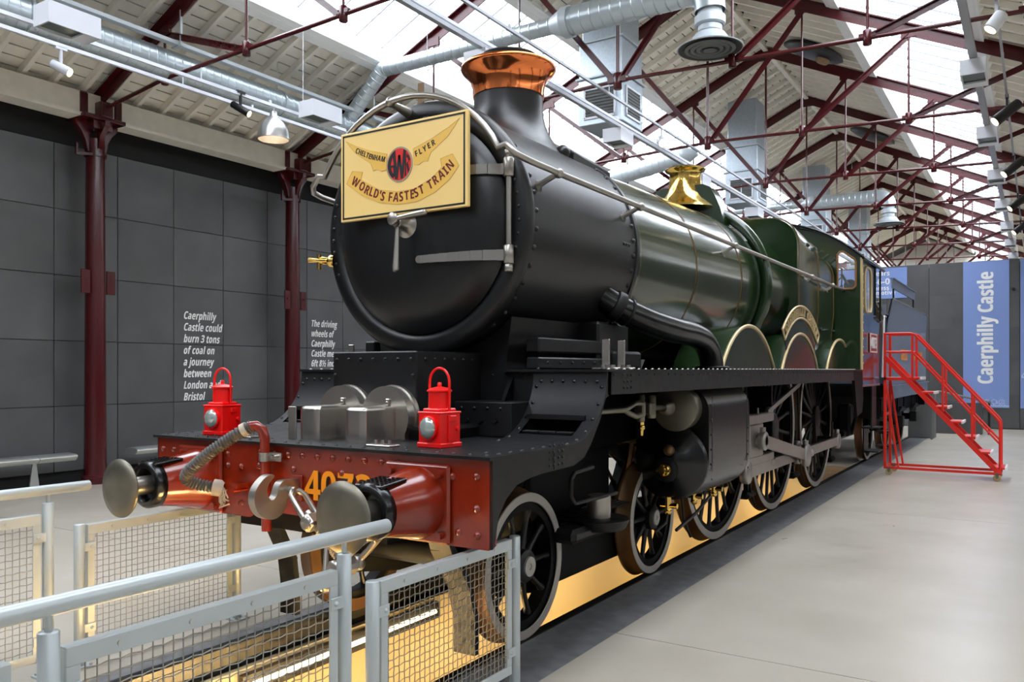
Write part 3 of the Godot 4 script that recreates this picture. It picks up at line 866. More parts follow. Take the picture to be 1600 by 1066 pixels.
		for rr in [0.13, 0.21, 0.29]:
			b = MB.new(); b.lathe([Vector2(rr, 0.0), Vector2(rr + 0.05, 0.012), Vector2(rr + 0.02, 0.045), Vector2(rr - 0.02, 0.045), Vector2(rr, 0.0)], Transform3D(Basis.IDENTITY, V(-0.17, 6.035, 0)), 32); obj("diffuser_ring", b, MT.louvre, t)
		b = MB.new(); b.cyl(V(-0.17, 6.03, 0), V(-0.17, 6.06, 0), 0.09, 20, 0.05); obj("diffuser_cone", b, MT.louvre, t)
		b = MB.new()
		for hx in [-5.0, -3.2, -1.2]: b.cyl(V(hx, 6.9, 0), V(hx, 7.1 + (hx + 5.98) * 0.3, 0), 0.006, 6)
		obj("hanger_wires", b, MT.track_grey, t)
	for k in 2:
		var t := thing("branch_duct", ["short silver branch duct behind the safety valve", "short pale branch duct high above the end partition"][k], "duct", V(0, 0, -15.4 - 15.84 * k))
		b = MB.new(); spiral_duct(b, V(-6.75, 6.30, 0), V(-3.55, 6.80, 0), 0.20, 0.16, 18); obj("pipe", b, MT.duct_grey, t)
		b = MB.new(); b.lathe([Vector2(0.2, 0), Vector2(0.2, 0.1), Vector2(0.08, 0.34), Vector2(0, 0.34)], MB.along(V(-3.56, 6.80, 0), V(-3.0, 6.88, 0)), 18); obj("end_cone", b, MT.duct_grey, t)
	# air handling units hung from the roof
	var un := ["silver air unit with louvres hanging behind the copper chimney cap", "silver air unit with louvres hanging above the middle of the boiler", "silver air unit with louvres hanging above the cab", "silver air unit with louvres hanging beyond the end partition"]
	for k in 4:
		var t := thing("air_unit", un[k], "air unit", V(-2.72, 5.92, -9.73 - 7.92 * k))
		b = MB.new(); b.cbox(V(0, 0.40, 0), V(0.82, 0.80, 0.86), 0.012); b.cbox(V(0, 1.10, 0), V(0.80, 0.62, 0.84), 0.012); obj("lower_casing", b, MT.galvanised, t)
		b = MB.new(); b.cbox(V(0, 0.80, 0), V(0.90, 0.03, 0.94), 0.004); obj("flange", b, MT.duct_grey, t)
		b = MB.new(); b.cbox(V(0, 1.42, 0), V(0.88, 0.03, 0.92), 0.004); obj("flange", b, MT.duct_grey, t)
		b = MB.new(); b.cbox(V(0, 2.0, 0), V(0.72, 1.2, 0.76), 0.012); obj("upper_casing", b, MT.galvanised, t)
		for f in 4:
			var bs := Basis(V(0, 1, 0), PI / 2 * f)
			var half := 0.43 if f % 2 == 0 else 0.41
			b = MB.new()
			for e in [[0, 0.245, 0.60, 0.035], [0, -0.245, 0.60, 0.035], [0.285, 0, 0.035, 0.5], [-0.285, 0, 0.035, 0.5]]: b.box(bs * V(e[0], 0.36 + e[1], half + 0.012), V(e[2], e[3], 0.03), bs)
			obj("louvre_frame", b, MT.fitting_white, t)
			b = MB.new(); b.box(bs * V(0, 0.36, half + 0.002), V(0.55, 0.47, 0.006), bs)
			for q in 9: b.box(bs * V(0, 0.15 + q * 0.053, half + 0.012), V(0.54, 0.034, 0.006), bs * Basis(V(1, 0, 0), 0.7))
			obj("louvre_blades", b, MT.louvre, t)
	# dark cowled fans on the boards beside the ridge
	for k in 2:
		var t := thing("roof_fan", ["black cowled roof fan with tan motor beside the right skylight", "far black cowled roof fan with tan motor near the ridge"][k], "fan", roof_at(RX, 1.0, 1.25, 0.02, -14.75 - 7.4 * k))
		t.basis = slope(1.0)
		b = MB.new()
		var secs := []
		for i in 9:
			var u := -0.62 + 1.24 * i / 8.0
			var w := sqrt(maxf(0.0, 1.0 - pow(u / 0.66, 2.0)))
			var ring := []
			for j in 12:
				var a := TAU * j / 12
				ring.append(V(u, 0.02 - 0.13 * w * sin(a) - 0.02, (0.55 * w + 0.12 * u) * cos(a)))
			secs.append(ring)
		b.loft(secs); obj("cowl", b, MT.black_fitting, t)
		b = MB.new(); b.cyl(V(0.30, -0.20, 0.05), V(0.30, -0.10, 0.05), 0.13, 14, 0.15, 0.02); obj("motor", b, MT.tan_motor, t)

func wall_words(lines: Array, y0: float, z0: float, step: float, label: String) -> void:
	var t := thing("wall_lettering", label, "lettering", V(-8.973, y0, z0))
	for i in lines.size():
		var bs := Basis(V(0, 0, -0.74), V(0, 1, -0.19), V(1, 0, 0))
		text("text_line", lines[i], 0.185, 0.004, MT.print_white, Transform3D(bs, V(0.0, -step * i, 0)), t)

func build_displays() -> void:
	wall_words(["Caerphilly", "Castle could", "burn 3 tons", "of coal on", "a journey", "between", "London and", "Bristol"], 2.62, -5.70, 0.203, "white slanted lettering about burning coal on the dark wall")
	wall_words(["The driving", "wheels of", "Caerphilly", "Castle measure", "6ft 8½ inches"], 2.62, -8.69, 0.205, "white slanted lettering about driving wheels beside second column")
	var t := thing("banner", "tall blue banner with Caerphilly Castle in white upright lettering", "banner", V(2.265, 0.62, -24.70))
	var b := MB.new(); b.box(V(0, 2.16, 0), V(1.18, 4.32, 0.02)); obj("sheet", b, MT.banner_blue, t)
	text("title", "Caerphilly Castle", 0.545, 0.006, MT.print_white, Transform3D(Basis(V(0, 0.745, 0), V(-1, 0, 0), V(0, 0, 1)), V(0.185, 0.68, 0.013)), t)
	text("title", "Caerphilly Castle", 0.545, 0.006, MT.print_white, Transform3D(Basis(V(0, 0.745, 0), V(-1, 0, 0), V(0, 0, 1)), V(0.185, 0.702, 0.0142)), t)
	b = MB.new()
	b.box(V(0, 0.055, 0.012), V(1.18, 0.03, 0.003))
	for k in 26: # small pale line drawing of a long train along the foot
		var x := -0.42 + 0.036 * k
		b.box(V(x, 0.13 + 0.04 * sin(k * 1.7), 0.012), V(0.018, 0.03 + 0.02 * (k % 3), 0.003)); b.box(V(x, 0.25 + 0.05 * sin(k * 0.9), 0.012), V(0.022, 0.008, 0.003))
	for k in 3: b.lathe([Vector2(0.06, 0), Vector2(0.075, 0), Vector2(0.075, 0.003), Vector2(0.06, 0.003)], Transform3D(Basis(V(1, 0, 0), PI / 2), V(0.02 + 0.19 * k, 0.17, 0.012)), 16)
	obj("line_drawing", b, MT.banner_light, t)
	t = thing("banner", "second tall blue banner at the end wall's right edge", "banner", V(3.72, 0.62, -24.70))
	b = MB.new(); b.box(V(0, 2.16, 0), V(1.18, 4.32, 0.02)); obj("sheet", b, MT.banner_blue, t)
	b = MB.new(); b.bar(V(-0.56, 0.92, 0.012), V(-0.44, 1.10, 0.012), 0.004, 0.03, V(1, 0, 0)); b.bar(V(-0.56, 0.90, 0.012), V(-0.36, 0.90, 0.012), 0.004, 0.05); obj("line_drawing", b, MT.banner_light, t)
	t = thing("display_sign", "blue sign with 4-6-0 in white lettering behind the cab", "sign", V(-1.35, 3.96, -24.70))
	b = MB.new(); b.box(V(0, 0.475, 0), V(3.0, 0.95, 0.02)); obj("sheet", b, MT.banner_blue, t)
	var rows := [["years", 0.72, 0.20], ["4-6-0", 0.44, 0.26], ["express", 0.27, 0.17], ["locomotive", 0.12, 0.17]]
	var right_x := [1.02, 1.02, 1.0, 1.18]
	for i in 4:
		var tm := text_mesh(rows[i][0], rows[i][2], 0.006)
		tm.horizontal_alignment = HORIZONTAL_ALIGNMENT_RIGHT
		inst("text_line", tm, MT.print_white, Transform3D(Basis.IDENTITY, V(right_x[i], rows[i][1] + 0.346 * rows[i][2], 0.013)), t)
	b = MB.new(); b.ball(V(2.967, 4.075, -24.66), 0.05)
	b.cyl(V(2.967, 4.075, -24.71), V(2.967, 4.075, -24.66), 0.03, 10)
	tag(obj("camera_dome", b, MT.black_fitting), "small black camera dome on the wall between two blue banners", "camera")

const BY := 2.70   # boiler centre line above the rail
const PLAT := 1.31 # front platform
const RUN := 1.737 # running plate

func ring_pts(r: float, z: float, a0: float, a1: float, k: int, cy := BY) -> Array:
	var o := []
	for i in k + 1:
		var a := lerpf(a0, a1, float(i) / k)
		o.append(V(r * cos(a), cy + r * sin(a), z))
	return o

func zax(z: float, cy := BY, x := 0.0) -> Transform3D:
	# lathe axis along +z (towards the front) with its origin at z
	return Transform3D(Basis(V(1, 0, 0), V(0, 0, 1), V(0, -1, 0)), V(x, cy, z))

func build_locomotive() -> void:
	var L := thing("steam_locomotive", "green and black steam locomotive with copper-capped chimney and red buffer beam", "locomotive")
	loco_boiler(L)
	loco_cab(L)
	loco_front(L)
	loco_plates(L)
	loco_under(L)
	loco_wheels(L)

func loco_boiler(L: Node3D) -> void:
	var b := MB.new()
	var R := 0.835
	# smokebox: barrel, front ring
	b.lathe([Vector2(R, -1.72), Vector2(R, -0.03)], zax(-1.10), 72)
	var sb := obj("smokebox", b, MT.smokebox_black, L)
	b = MB.new()
	b.lathe([Vector2(R - 0.01, -0.07), Vector2(0.862, -0.07), Vector2(0.868, -0.055), Vector2(0.868, -0.02), Vector2(0.855, 0.005), Vector2(0.825, 0.02), Vector2(0.775, 0.022), Vector2(0.74, 0.02), Vector2(0.73, 0.005), Vector2(0.715, 0.0)], zax(-1.10), 72, 0.0, TAU, 0.6)
	obj("front_ring", b, MT.smokebox_black, sb)
	b = MB.new()
	for i in 44:
		var a := TAU * (i + 0.5) / 44
		var d := V(cos(a), sin(a), 0)
		b.rivet(V(0, BY, -1.235) + d * R, d, 0.019)
		b.rivet(V(0, BY, -2.745) + d * R, d, 0.021)
	for i in 10: # a row of rivets along the wrapper's seam and stray pairs
		var a := 0.02
		if i < 3: b.rivet(V(R * cos(a), BY + R * sin(a), -2.56 - 0.05 * i), V(cos(a), sin(a), 0), 0.016)
	for k in 14:
		var a := lerpf(-0.35, 0.35, k / 13.0)
		if k % 2 == 0:
			for s in [-1.0, 1.0]: b.rivet(V(s * cos(a) * 0.80, BY + 0.80 * sin(a), -1.078), V(0, 0, 1), 0.013)
	obj("rivets", b, MT.smokebox_black, sb, "stuff")
	b = MB.new() # joint strip between smokebox and boiler clothing
	b.lathe([Vector2(R, 0), Vector2(R + 0.012, 0.004), Vector2(R + 0.012, 0.05), Vector2(R, 0.054)], zax(-2.845), 72)
	obj("rear_strip", b, MT.smokebox_black, sb)
	# door
	b = MB.new()
	var pr := []
	for i in 13:
		var u := 1.0 - i / 12.0
		pr.append(Vector2(0.725 * u, 0.015 + 0.145 * sqrt(maxf(0.0, 1.0 - pow(u, 2.6)))))
	b.lathe(pr, zax(-1.10), 64, 0.0, TAU, 0.3)
	var door := obj("smokebox_door", b, MT.smokebox_black, L)
	for yy in [3.01, 2.46]:
		b = MB.new()
		var seg := 8
		for i in seg:
			var x0 := lerpf(0.12 if yy < 2.8 else 0.2, 0.74, float(i) / seg); var x1 := lerpf(0.12 if yy < 2.8 else 0.2, 0.74, float(i + 1) / seg)
			var zf := func(x: float) -> float: return -1.10 + 0.03 + 0.145 * sqrt(maxf(0.0, 1.0 - pow(minf(1.0, Vector2(x, yy - BY).length() / 0.725), 2.6)))
			var w0 := lerpf(0.045, 0.065, float(i) / seg)
			b.bar(V(x0, yy, zf.call(x0)), V(x1, yy, zf.call(x1)), 0.022, w0 * 1.1, V(0, 1, 0))
		b.cyl(V(0.12 if yy < 2.8 else 0.2, yy, zf_door(0.12 if yy < 2.8 else 0.2, yy) - 0.01), V(0.12 if yy < 2.8 else 0.2, yy, zf_door(0.12 if yy < 2.8 else 0.2, yy) + 0.012), 0.025, 12)
		b.cyl(V(0.745, yy - 0.06, -1.045), V(0.745, yy + 0.06, -1.045), 0.034, 14, -1.0, 0.006)
		obj("hinge_strap", b, MT.steel, door)
	b = MB.new()
	b.cyl(V(0.745, 2.36, -1.045), V(0.745, 3.10, -1.045), 0.018, 12)
	b.cyl(V(0.745, 2.35, -1.045), V(0.745, 2.40, -1.045), 0.028, 12, -1.0, 0.005); b.cyl(V(0.745, 3.07, -1.045), V(0.745, 3.12, -1.045), 0.028, 12, -1.0, 0.005)
	obj("hinge_post", b, MT.steel, door)
	b = MB.new() # boss and the two handles
	b.lathe([Vector2(0.10, 0), Vector2(0.10, 0.02), Vector2(0.06, 0.035), Vector2(0.035, 0.06), Vector2(0.03, 0.13), Vector2(0, 0.13)], zax(-0.965), 24); obj("handle_boss", b, MT.steel, door)
	b = MB.new()
	b.cyl(V(0.0, 2.72, -0.83), V(0.0, 2.72, -0.79), 0.042, 18, -1.0, 0.006); b.cyl(V(0.0, 2.72, -0.81), V(0.265, 2.735, -0.80), 0.015, 10, 0.021); b.ball(V(0.265, 2.735, -0.80), 0.021, 10); obj("handle", b, MT.steel, door)
	b = MB.new()
	b.cyl(V(0.0, 2.70, -0.865), V(0.0, 2.70, -0.84), 0.036, 18, -1.0, 0.006); b.cyl(V(0.0, 2.70, -0.853), V(0.0, 2.40, -0.835), 0.013, 10, 0.024); b.ball(V(0.0, 2.395, -0.835), 0.024, 10); obj("handle", b, MT.steel, door)
	# brass cock on the ring's left side
	b = MB.new()
	b.lathe([Vector2(0, 0), Vector2(0.045, 0), Vector2(0.045, 0.03), Vector2(0.025, 0.05), Vector2(0.03, 0.09), Vector2(0.014, 0.12), Vector2(0.018, 0.19), Vector2(0, 0.19)], MB.along(V(-0.80, 2.53, -1.08), V(-0.98, 2.54, -0.98)), 14); b.cyl(V(-0.9, 2.58, -1.03), V(-0.9, 2.47, -1.03), 0.016, 8)
	obj("brass_cock", b, MT.brass, L)
	# chimney
	b = MB.new()
	var secs := []
	for i in 9:
		var t := i / 8.0
		var ring := []
		var rr: float = lerpf(0.27, 0.275, t)
		for j in 40:
			var a := TAU * j / 40
			var flare := pow(1.0 - t, 3.0) * 0.17
			var x := (rr + flare) * cos(a); var z := (rr + flare * 1.05) * sin(a)
			var base := sqrt(maxf(0.0, R * R - x * x)) + BY
			ring.append(V(x, lerpf(base - 0.004, 3.90, pow(t, 1.15)), -2.20 + z))
		secs.append(ring)
	b.loft(secs, true, false, false)
	var ch := obj("chimney", b, MT.smokebox_black, L)
	b = MB.new()
	b.lathe([Vector2(0.274, 0), Vector2(0.282, 0.0), Vector2(0.284, 0.05), Vector2(0.292, 0.10), Vector2(0.312, 0.145), Vector2(0.345, 0.18), Vector2(0.372, 0.205), Vector2(0.380, 0.222), Vector2(0.374, 0.240), Vector2(0.350, 0.252), Vector2(0.30, 0.262), Vector2(0.262, 0.268), Vector2(0.255, 0.272), Vector2(0.255, 0.288), Vector2(0.235, 0.29)], Transform3D(Basis.IDENTITY, V(0, 3.89, -2.20)), 64, 0.0, TAU, 0.5)
	obj("copper_cap", b, MT.copper, ch)
	b = MB.new()
	b.lathe([Vector2(0.235, 0.0), Vector2(0.245, 0.0), Vector2(0.25, 0.03), Vector2(0.235, 0.045), Vector2(0.20, 0.045), Vector2(0.20, -0.3), Vector2(0.0, -0.3)], Transform3D(Basis.IDENTITY, V(0, 4.17, -2.20)), 40); obj("inner_lip", b, MT.smokebox_black, ch)
	# boiler barrel, tapering out towards the firebox
	b = MB.new()
	b.lathe([Vector2(0.90, -4.66), Vector2(0.885, -3.5), Vector2(0.815, 0.0)], zax(-2.85, BY), 72)
	var bo := obj("boiler_barrel", b, MT.green, L)
	for zb in [[-2.90, 0.0], [-4.20, 0.0], [-5.52, 0.0]]:
		var rr := boiler_r(zb[0])
		b = MB.new(); b.lathe([Vector2(rr - 0.004, -0.03), Vector2(rr + 0.006, -0.028), Vector2(rr + 0.006, 0.028), Vector2(rr - 0.004, 0.03)], zax(zb[0]), 72); obj("band", b, MT.green, bo)
		for e in [-0.034, 0.034]:
			b = MB.new(); b.lathe([Vector2(rr - 0.004, -0.004), Vector2(rr + 0.003, -0.004), Vector2(rr + 0.003, 0.004), Vector2(rr - 0.004, 0.004)], zax(zb[0] + e), 72); obj("lining", b, MT.line_orange, bo)
	# safety valve bonnet
	b = MB.new()
	b.lathe([Vector2(0.40, -0.02), Vector2(0.35, 0.03), Vector2(0.27, 0.09), Vector2(0.215, 0.18), Vector2(0.19, 0.30), Vector2(0.183, 0.40), Vector2(0.195, 0.43), Vector2(0.232, 0.445), Vector2(0.24, 0.46), Vector2(0.225, 0.475), Vector2(0.15, 0.48), Vector2(0.14, 0.44), Vector2(0, 0.44)], Transform3D(Basis.IDENTITY, V(0, 3.655, -6.10)), 48, 0.0, TAU, 0.4)
	obj("safety_valve_bonnet", b, MT.brass, L)
	# top feed covers and pipes round the barrel
	for s in [-1.0, 1.0]:
		b = MB.new()
		var pts := []
		for i in 22:
			var a := lerpf(1.18, -0.62, i / 21.0)
			pts.append(V(s * 0.955 * cos(a), BY + 0.955 * sin(a), -6.15))
		b.tube(pts, 0.062, 12)
		pts = [V(s * 0.955 * cos(-0.6), BY + 0.955 * sin(-0.6), -6.15), V(s * 0.80, 2.10, -6.17), V(s * 0.82, 2.0, -6.2), V(s * 0.86, 1.8, -6.2)]
		b.tube(pts, 0.03, 10)
		obj("feed_pipe", b, MT.green, L)
		b = MB.new() # shaped cover beside the bonnet
		var poly := [Vector2(0.17, 3.60), Vector2(0.52, 3.42), Vector2(0.46, 3.62), Vector2(0.40, 3.76), Vector2(0.34, 3.86), Vector2(0.26, 3.90), Vector2(0.17, 3.90)]
		var p2 := []
		for p in poly: p2.append(Vector2(s * p.x, p.y))
		b.extrude(p2, 0.30, Transform3D(Basis.IDENTITY, V(0, 0, -6.28))); obj("feed_cover", b, MT.green, L)
		b = MB.new()
		var rr := boiler_r(-6.15)
		b.lathe([Vector2(rr - 0.004, -0.10), Vector2(rr + 0.02, -0.095), Vector2(rr + 0.02, 0.095), Vector2(rr - 0.004, 0.10)], zax(-6.15), 20, (-0.6 if s > 0 else PI - 1.2), (1.2 if s > 0 else PI + 0.6)); obj("feed_strap", b, MT.green, L)
	# Belpaire firebox
	b = MB.new()
	secs = []
	for q in [[-7.40, 0.985, 3.70, 0.34], [-7.43, 1.0, 3.715, 0.36], [-7.9, 1.0, 3.70, 0.38], [-9.2, 0.965, 3.575, 0.36], [-9.8, 0.945, 3.50, 0.34], [-9.93, 0.935, 3.48, 0.34]]:
		secs.append(firebox_sec(q[0], q[1], q[2], q[3]))
	b.loft(secs)
	var fb := obj("firebox", b, MT.green, L)
	for zb in [[-7.47, 1.0, 3.715, 0.36], [-8.65, 0.982, 3.63, 0.37], [-9.85, 0.945, 3.497, 0.34]]:
		b = MB.new(); b.loft([firebox_sec(zb[0] + 0.025, zb[1] + 0.007, zb[2] + 0.007, zb[3]), firebox_sec(zb[0] - 0.025, zb[1] + 0.007, zb[2] + 0.007, zb[3])]); obj("band", b, MT.green, fb)
		b = MB.new(); b.loft([firebox_sec(zb[0] + 0.033, zb[1] + 0.004, zb[2] + 0.004, zb[3]), firebox_sec(zb[0] + 0.026, zb[1] + 0.004, zb[2] + 0.004, zb[3])]); obj("lining", b, MT.line_orange, fb)
	b = MB.new() # washout plugs
	for k in 5:
		b.cyl(V(0.90 + 0.02, 3.34, -8.0 - 0.42 * k), V(1.0, 3.40, -8.0 - 0.42 * k), 0.03, 10)
		b.cyl(V(0.97, 2.30 + 0.0 * k, -7.8 - 0.45 * k), V(1.012, 2.30, -7.8 - 0.45 * k), 0.028, 10)
	b.ball(V(0.55, 3.54, -9.70), 0.07, 14)
	obj("washout_plugs", b, MT.green, fb)
	# handrail: along both sides and over the smokebox front
	b = MB.new()
	var path := [V(1.06, 2.945, -9.93), V(1.06, 2.95, -7.5), V(1.05, 2.953, -7.25), V(0.97, 2.99, -6.6), V(0.95, 3.0, -6.3), V(0.95, 3.0, -1.42), V(0.945, 3.005, -1.25), V(0.925, 3.015, -1.10), V(0.90, 3.03, -1.0), V(0.855, 3.06, -0.945), V(0.80, 3.12, -0.93)]
	for i in 21:
		var a := lerpf(0.50, PI - 0.50, i / 20.0)
		path.append(V(0.845 * cos(a), 2.705 + 0.845 * sin(a), -0.93))
	path += [V(-0.80, 3.12, -0.93), V(-0.875, 3.06, -0.945), V(-0.925, 3.03, -1.0), V(-0.94, 3.015, -1.10), V(-0.945, 3.005, -1.25), V(-0.95, 3.0, -1.42), V(-0.95, 3.0, -6.3), V(-0.97, 2.99, -6.6), V(-1.05, 2.953, -7.25), V(-1.06, 2.95, -7.5), V(-1.06, 2.945, -9.93)]
	b.tube(path, 0.021, 12)
	var hr := obj("handrail", b, MT.steel, L)
	for s in [-1.0, 1.0]:
		for z in [-1.32, -2.62, -5.0, -7.9, -9.2]:
			b = MB.new()
			var ri: float = 0.835 if z > -2.8 else boiler_r(z)
			var sx: float = sqrt(maxf(0.0, ri * ri - 0.06)) if z > -7.4 else 0.97
			var rx: float = 0.95 if z > -7.4 else 1.06
			var ry: float = 3.0 if z > -7.4 else 2.95
			b.lathe([Vector2(0.05, -0.02), Vector2(0.035, 0.02), Vector2(0.02, 0.05), Vector2(0.017, 0.5), Vector2(0, 0.5)], Transform3D(MB.along(V(s * sx, ry - 0.06, z), V(s * rx, ry, z)).basis * Basis.from_scale(V(1, (V(rx, ry, z) - V(sx, ry - 0.06, z)).length() * 2.0, 1)), V(s * sx, ry - 0.06, z)), 12)
			b.ball(V(s * rx, ry, z), 0.034, 12)
			obj("stanchion", b, MT.steel, hr)
	b = MB.new()
	b.ball(V(-0.13, 3.538, -0.93), 0.034, 12); b.cyl(V(-0.10, 3.50, -1.085), V(-0.13, 3.535, -0.93), 0.038, 12, 0.018); obj("stanchion", b, MT.steel, hr)
	# lubricator pipe cover on the smokebox's rear shoulder
	b = MB.new()
	b.cyl(V(0.42, 3.43, -2.35), V(0.42, 3.40, -3.05), 0.055, 14, -1.0, 0.02); b.ball(V(0.42, 3.43, -2.33), 0.06, 12)
	b.bar(V(0.42, 3.40, -2.4), V(0.42, 3.37, -3.05), 0.12, 0.08); obj("pipe_cover", b, MT.smokebox_black, L)
	# saddle below the smokebox
	b = MB.new()
	var sp := [Vector2(-0.62, RUN - 0.25), Vector2(0.62, RUN - 0.25), Vector2(0.55, 1.80)]
	for i in 13:
		var a := lerpf(-0.80, -PI + 0.80, i / 12.0)
		sp.append(Vector2(0.85 * cos(a), BY + 0.85 * sin(a)))
	sp.append(Vector2(-0.55, 1.80))
	b.extrude(sp, -1.35, Transform3D(Basis.IDENTITY, V(0, 0, -1.32)))
	for s in [-1.0, 1.0]: b.cbox(V(s * 0.72, 1.90, -1.85), V(0.10, 0.10, 0.95), 0.01)
	obj("saddle", b, MT.frame_black, L)
	# outside steam pipe
	for s in [-1.0, 1.0]:
		b = MB.new()
		var pts := []
		var ctrl := [V(0.62, 2.36, -2.44), V(0.77, 2.23, -2.56), V(0.91, 2.13, -2.76), V(0.99, 2.08, -2.99), V(1.03, 2.055, -3.22), V(1.05, 2.04, -3.45), V(1.06, 1.99, -3.72), V(1.065, 1.89, -3.88), V(1.07, 1.76, -3.93), V(1.07, 1.60, -3.94)]
		var cv := Curve3D.new()
		for i in ctrl.size():
			var tn: Vector3 = (ctrl[mini(i + 1, ctrl.size() - 1)] - ctrl[maxi(i - 1, 0)]) / 6.0
			cv.add_point(V(s, 1, 1) * ctrl[i], -tn * V(s, 1, 1), tn * V(s, 1, 1))
		for i in 37: pts.append(cv.sample_baked(cv.get_baked_length() * i / 36.0, true))
		b.tube(pts, 0.105, 20); 
		var sp2 := obj("steam_pipe", b, MT.gloss_black, L)
		b = MB.new()
		b.cyl(pts[4] - (pts[5] - pts[4]).normalized() * 0.03, pts[4] + (pts[5] - pts[4]).normalized() * 0.05, 0.125, 20, -1.0, 0.008); obj("pipe_collar", b, MT.frame_black, sp2)
		b = MB.new(); b.cyl(pts[6], pts[6] + (pts[7] - pts[6]).normalized() * 0.015, 0.115, 20); obj("pipe_band", b, MT.frame_black, sp2)
		b = MB.new(); b.cyl(V(s * 1.07, RUN, -3.935), V(s * 1.07, RUN + 0.03, -3.935), 0.15, 20, -1.0, 0.006)
		obj("pipe_flange", b, MT.frame_black, sp2)

func zf_door(x: float, y: float) -> float:
	return -1.10 + 0.03 + 0.145 * sqrt(maxf(0.0, 1.0 - pow(minf(1.0, Vector2(x, y - BY).length() / 0.725), 2.6)))

func boiler_r(z: float) -> float:
	return lerpf(0.815, 0.885, clampf((-2.85 - z) / 3.5, 0, 1)) if z > -6.35 else lerpf(0.885, 0.90, (-6.35 - z) / 1.16)

func firebox_sec(z: float, w: float, top: float, r: float) -> Array:
	var o := []
	o.append(V(w * 0.86, 1.75, z)); o.append(V(w * 0.95, 2.1, z)); o.append(V(w, 2.55, z)); o.append(V(w, 2.9, z))
	for i in 9:
		var a := lerpf(0, PI / 2, i / 8.0)
		o.append(V(w - r + r * cos(a), top - 0.025 - r + r * sin(a), z))
	o.append(V(0, top, z))
	var n := o.size()
	for i in range(n - 2, -1, -1): o.append(V(-o[i].x, o[i].y, z))
	return o

func panel_with_hole(b: MB, outer: Array, hole: Array, depth: float, t: Transform3D) -> void:
	# flat sheet with one convex hole: the outer outline is joined to the hole with a cut
	var o := PackedVector2Array(outer); var h := PackedVector2Array(hole)
	if Geometry2D.is_polygon_clockwise(o): o.reverse()
	if not Geometry2D.is_polygon_clockwise(h): h.reverse()
	var bi := 0; var bj := 0; var best := 1e9
	for i in o.size():
		for j in h.size():
			var d := o[i].distance_to(h[j])
			if d < best: best = d; bi = i; bj = j
	var poly := []
	for i in o.size() + 1: poly.append(o[(bi + i) % o.size()])
	for j in h.size() + 1: poly.append(h[(bj + j) % h.size()])
	# open the cut by a hair so that the outline is simple
	var e: Vector2 = (h[bj] - o[bi]).orthogonal().normalized() * 0.0004
	poly[0] -= e; poly[o.size()] += e; poly[o.size() + 1] += e; poly[poly.size() - 1] -= e
	b.extrude(poly, depth, t)

func rrect(x0: float, y0: float, x1: float, y1: float, r: float, k := 5) -> Array:
	var o := []
	for c in [[x1 - r, y0 + r, -PI / 2], [x1 - r, y1 - r, 0.0], [x0 + r, y1 - r, PI / 2], [x0 + r, y0 + r, PI]]:
		for i in k + 1:
			var a: float = c[2] + PI / 2 * i / k
			o.append(Vector2(c[0] + r * cos(a), c[1] + r * sin(a)))
	return o

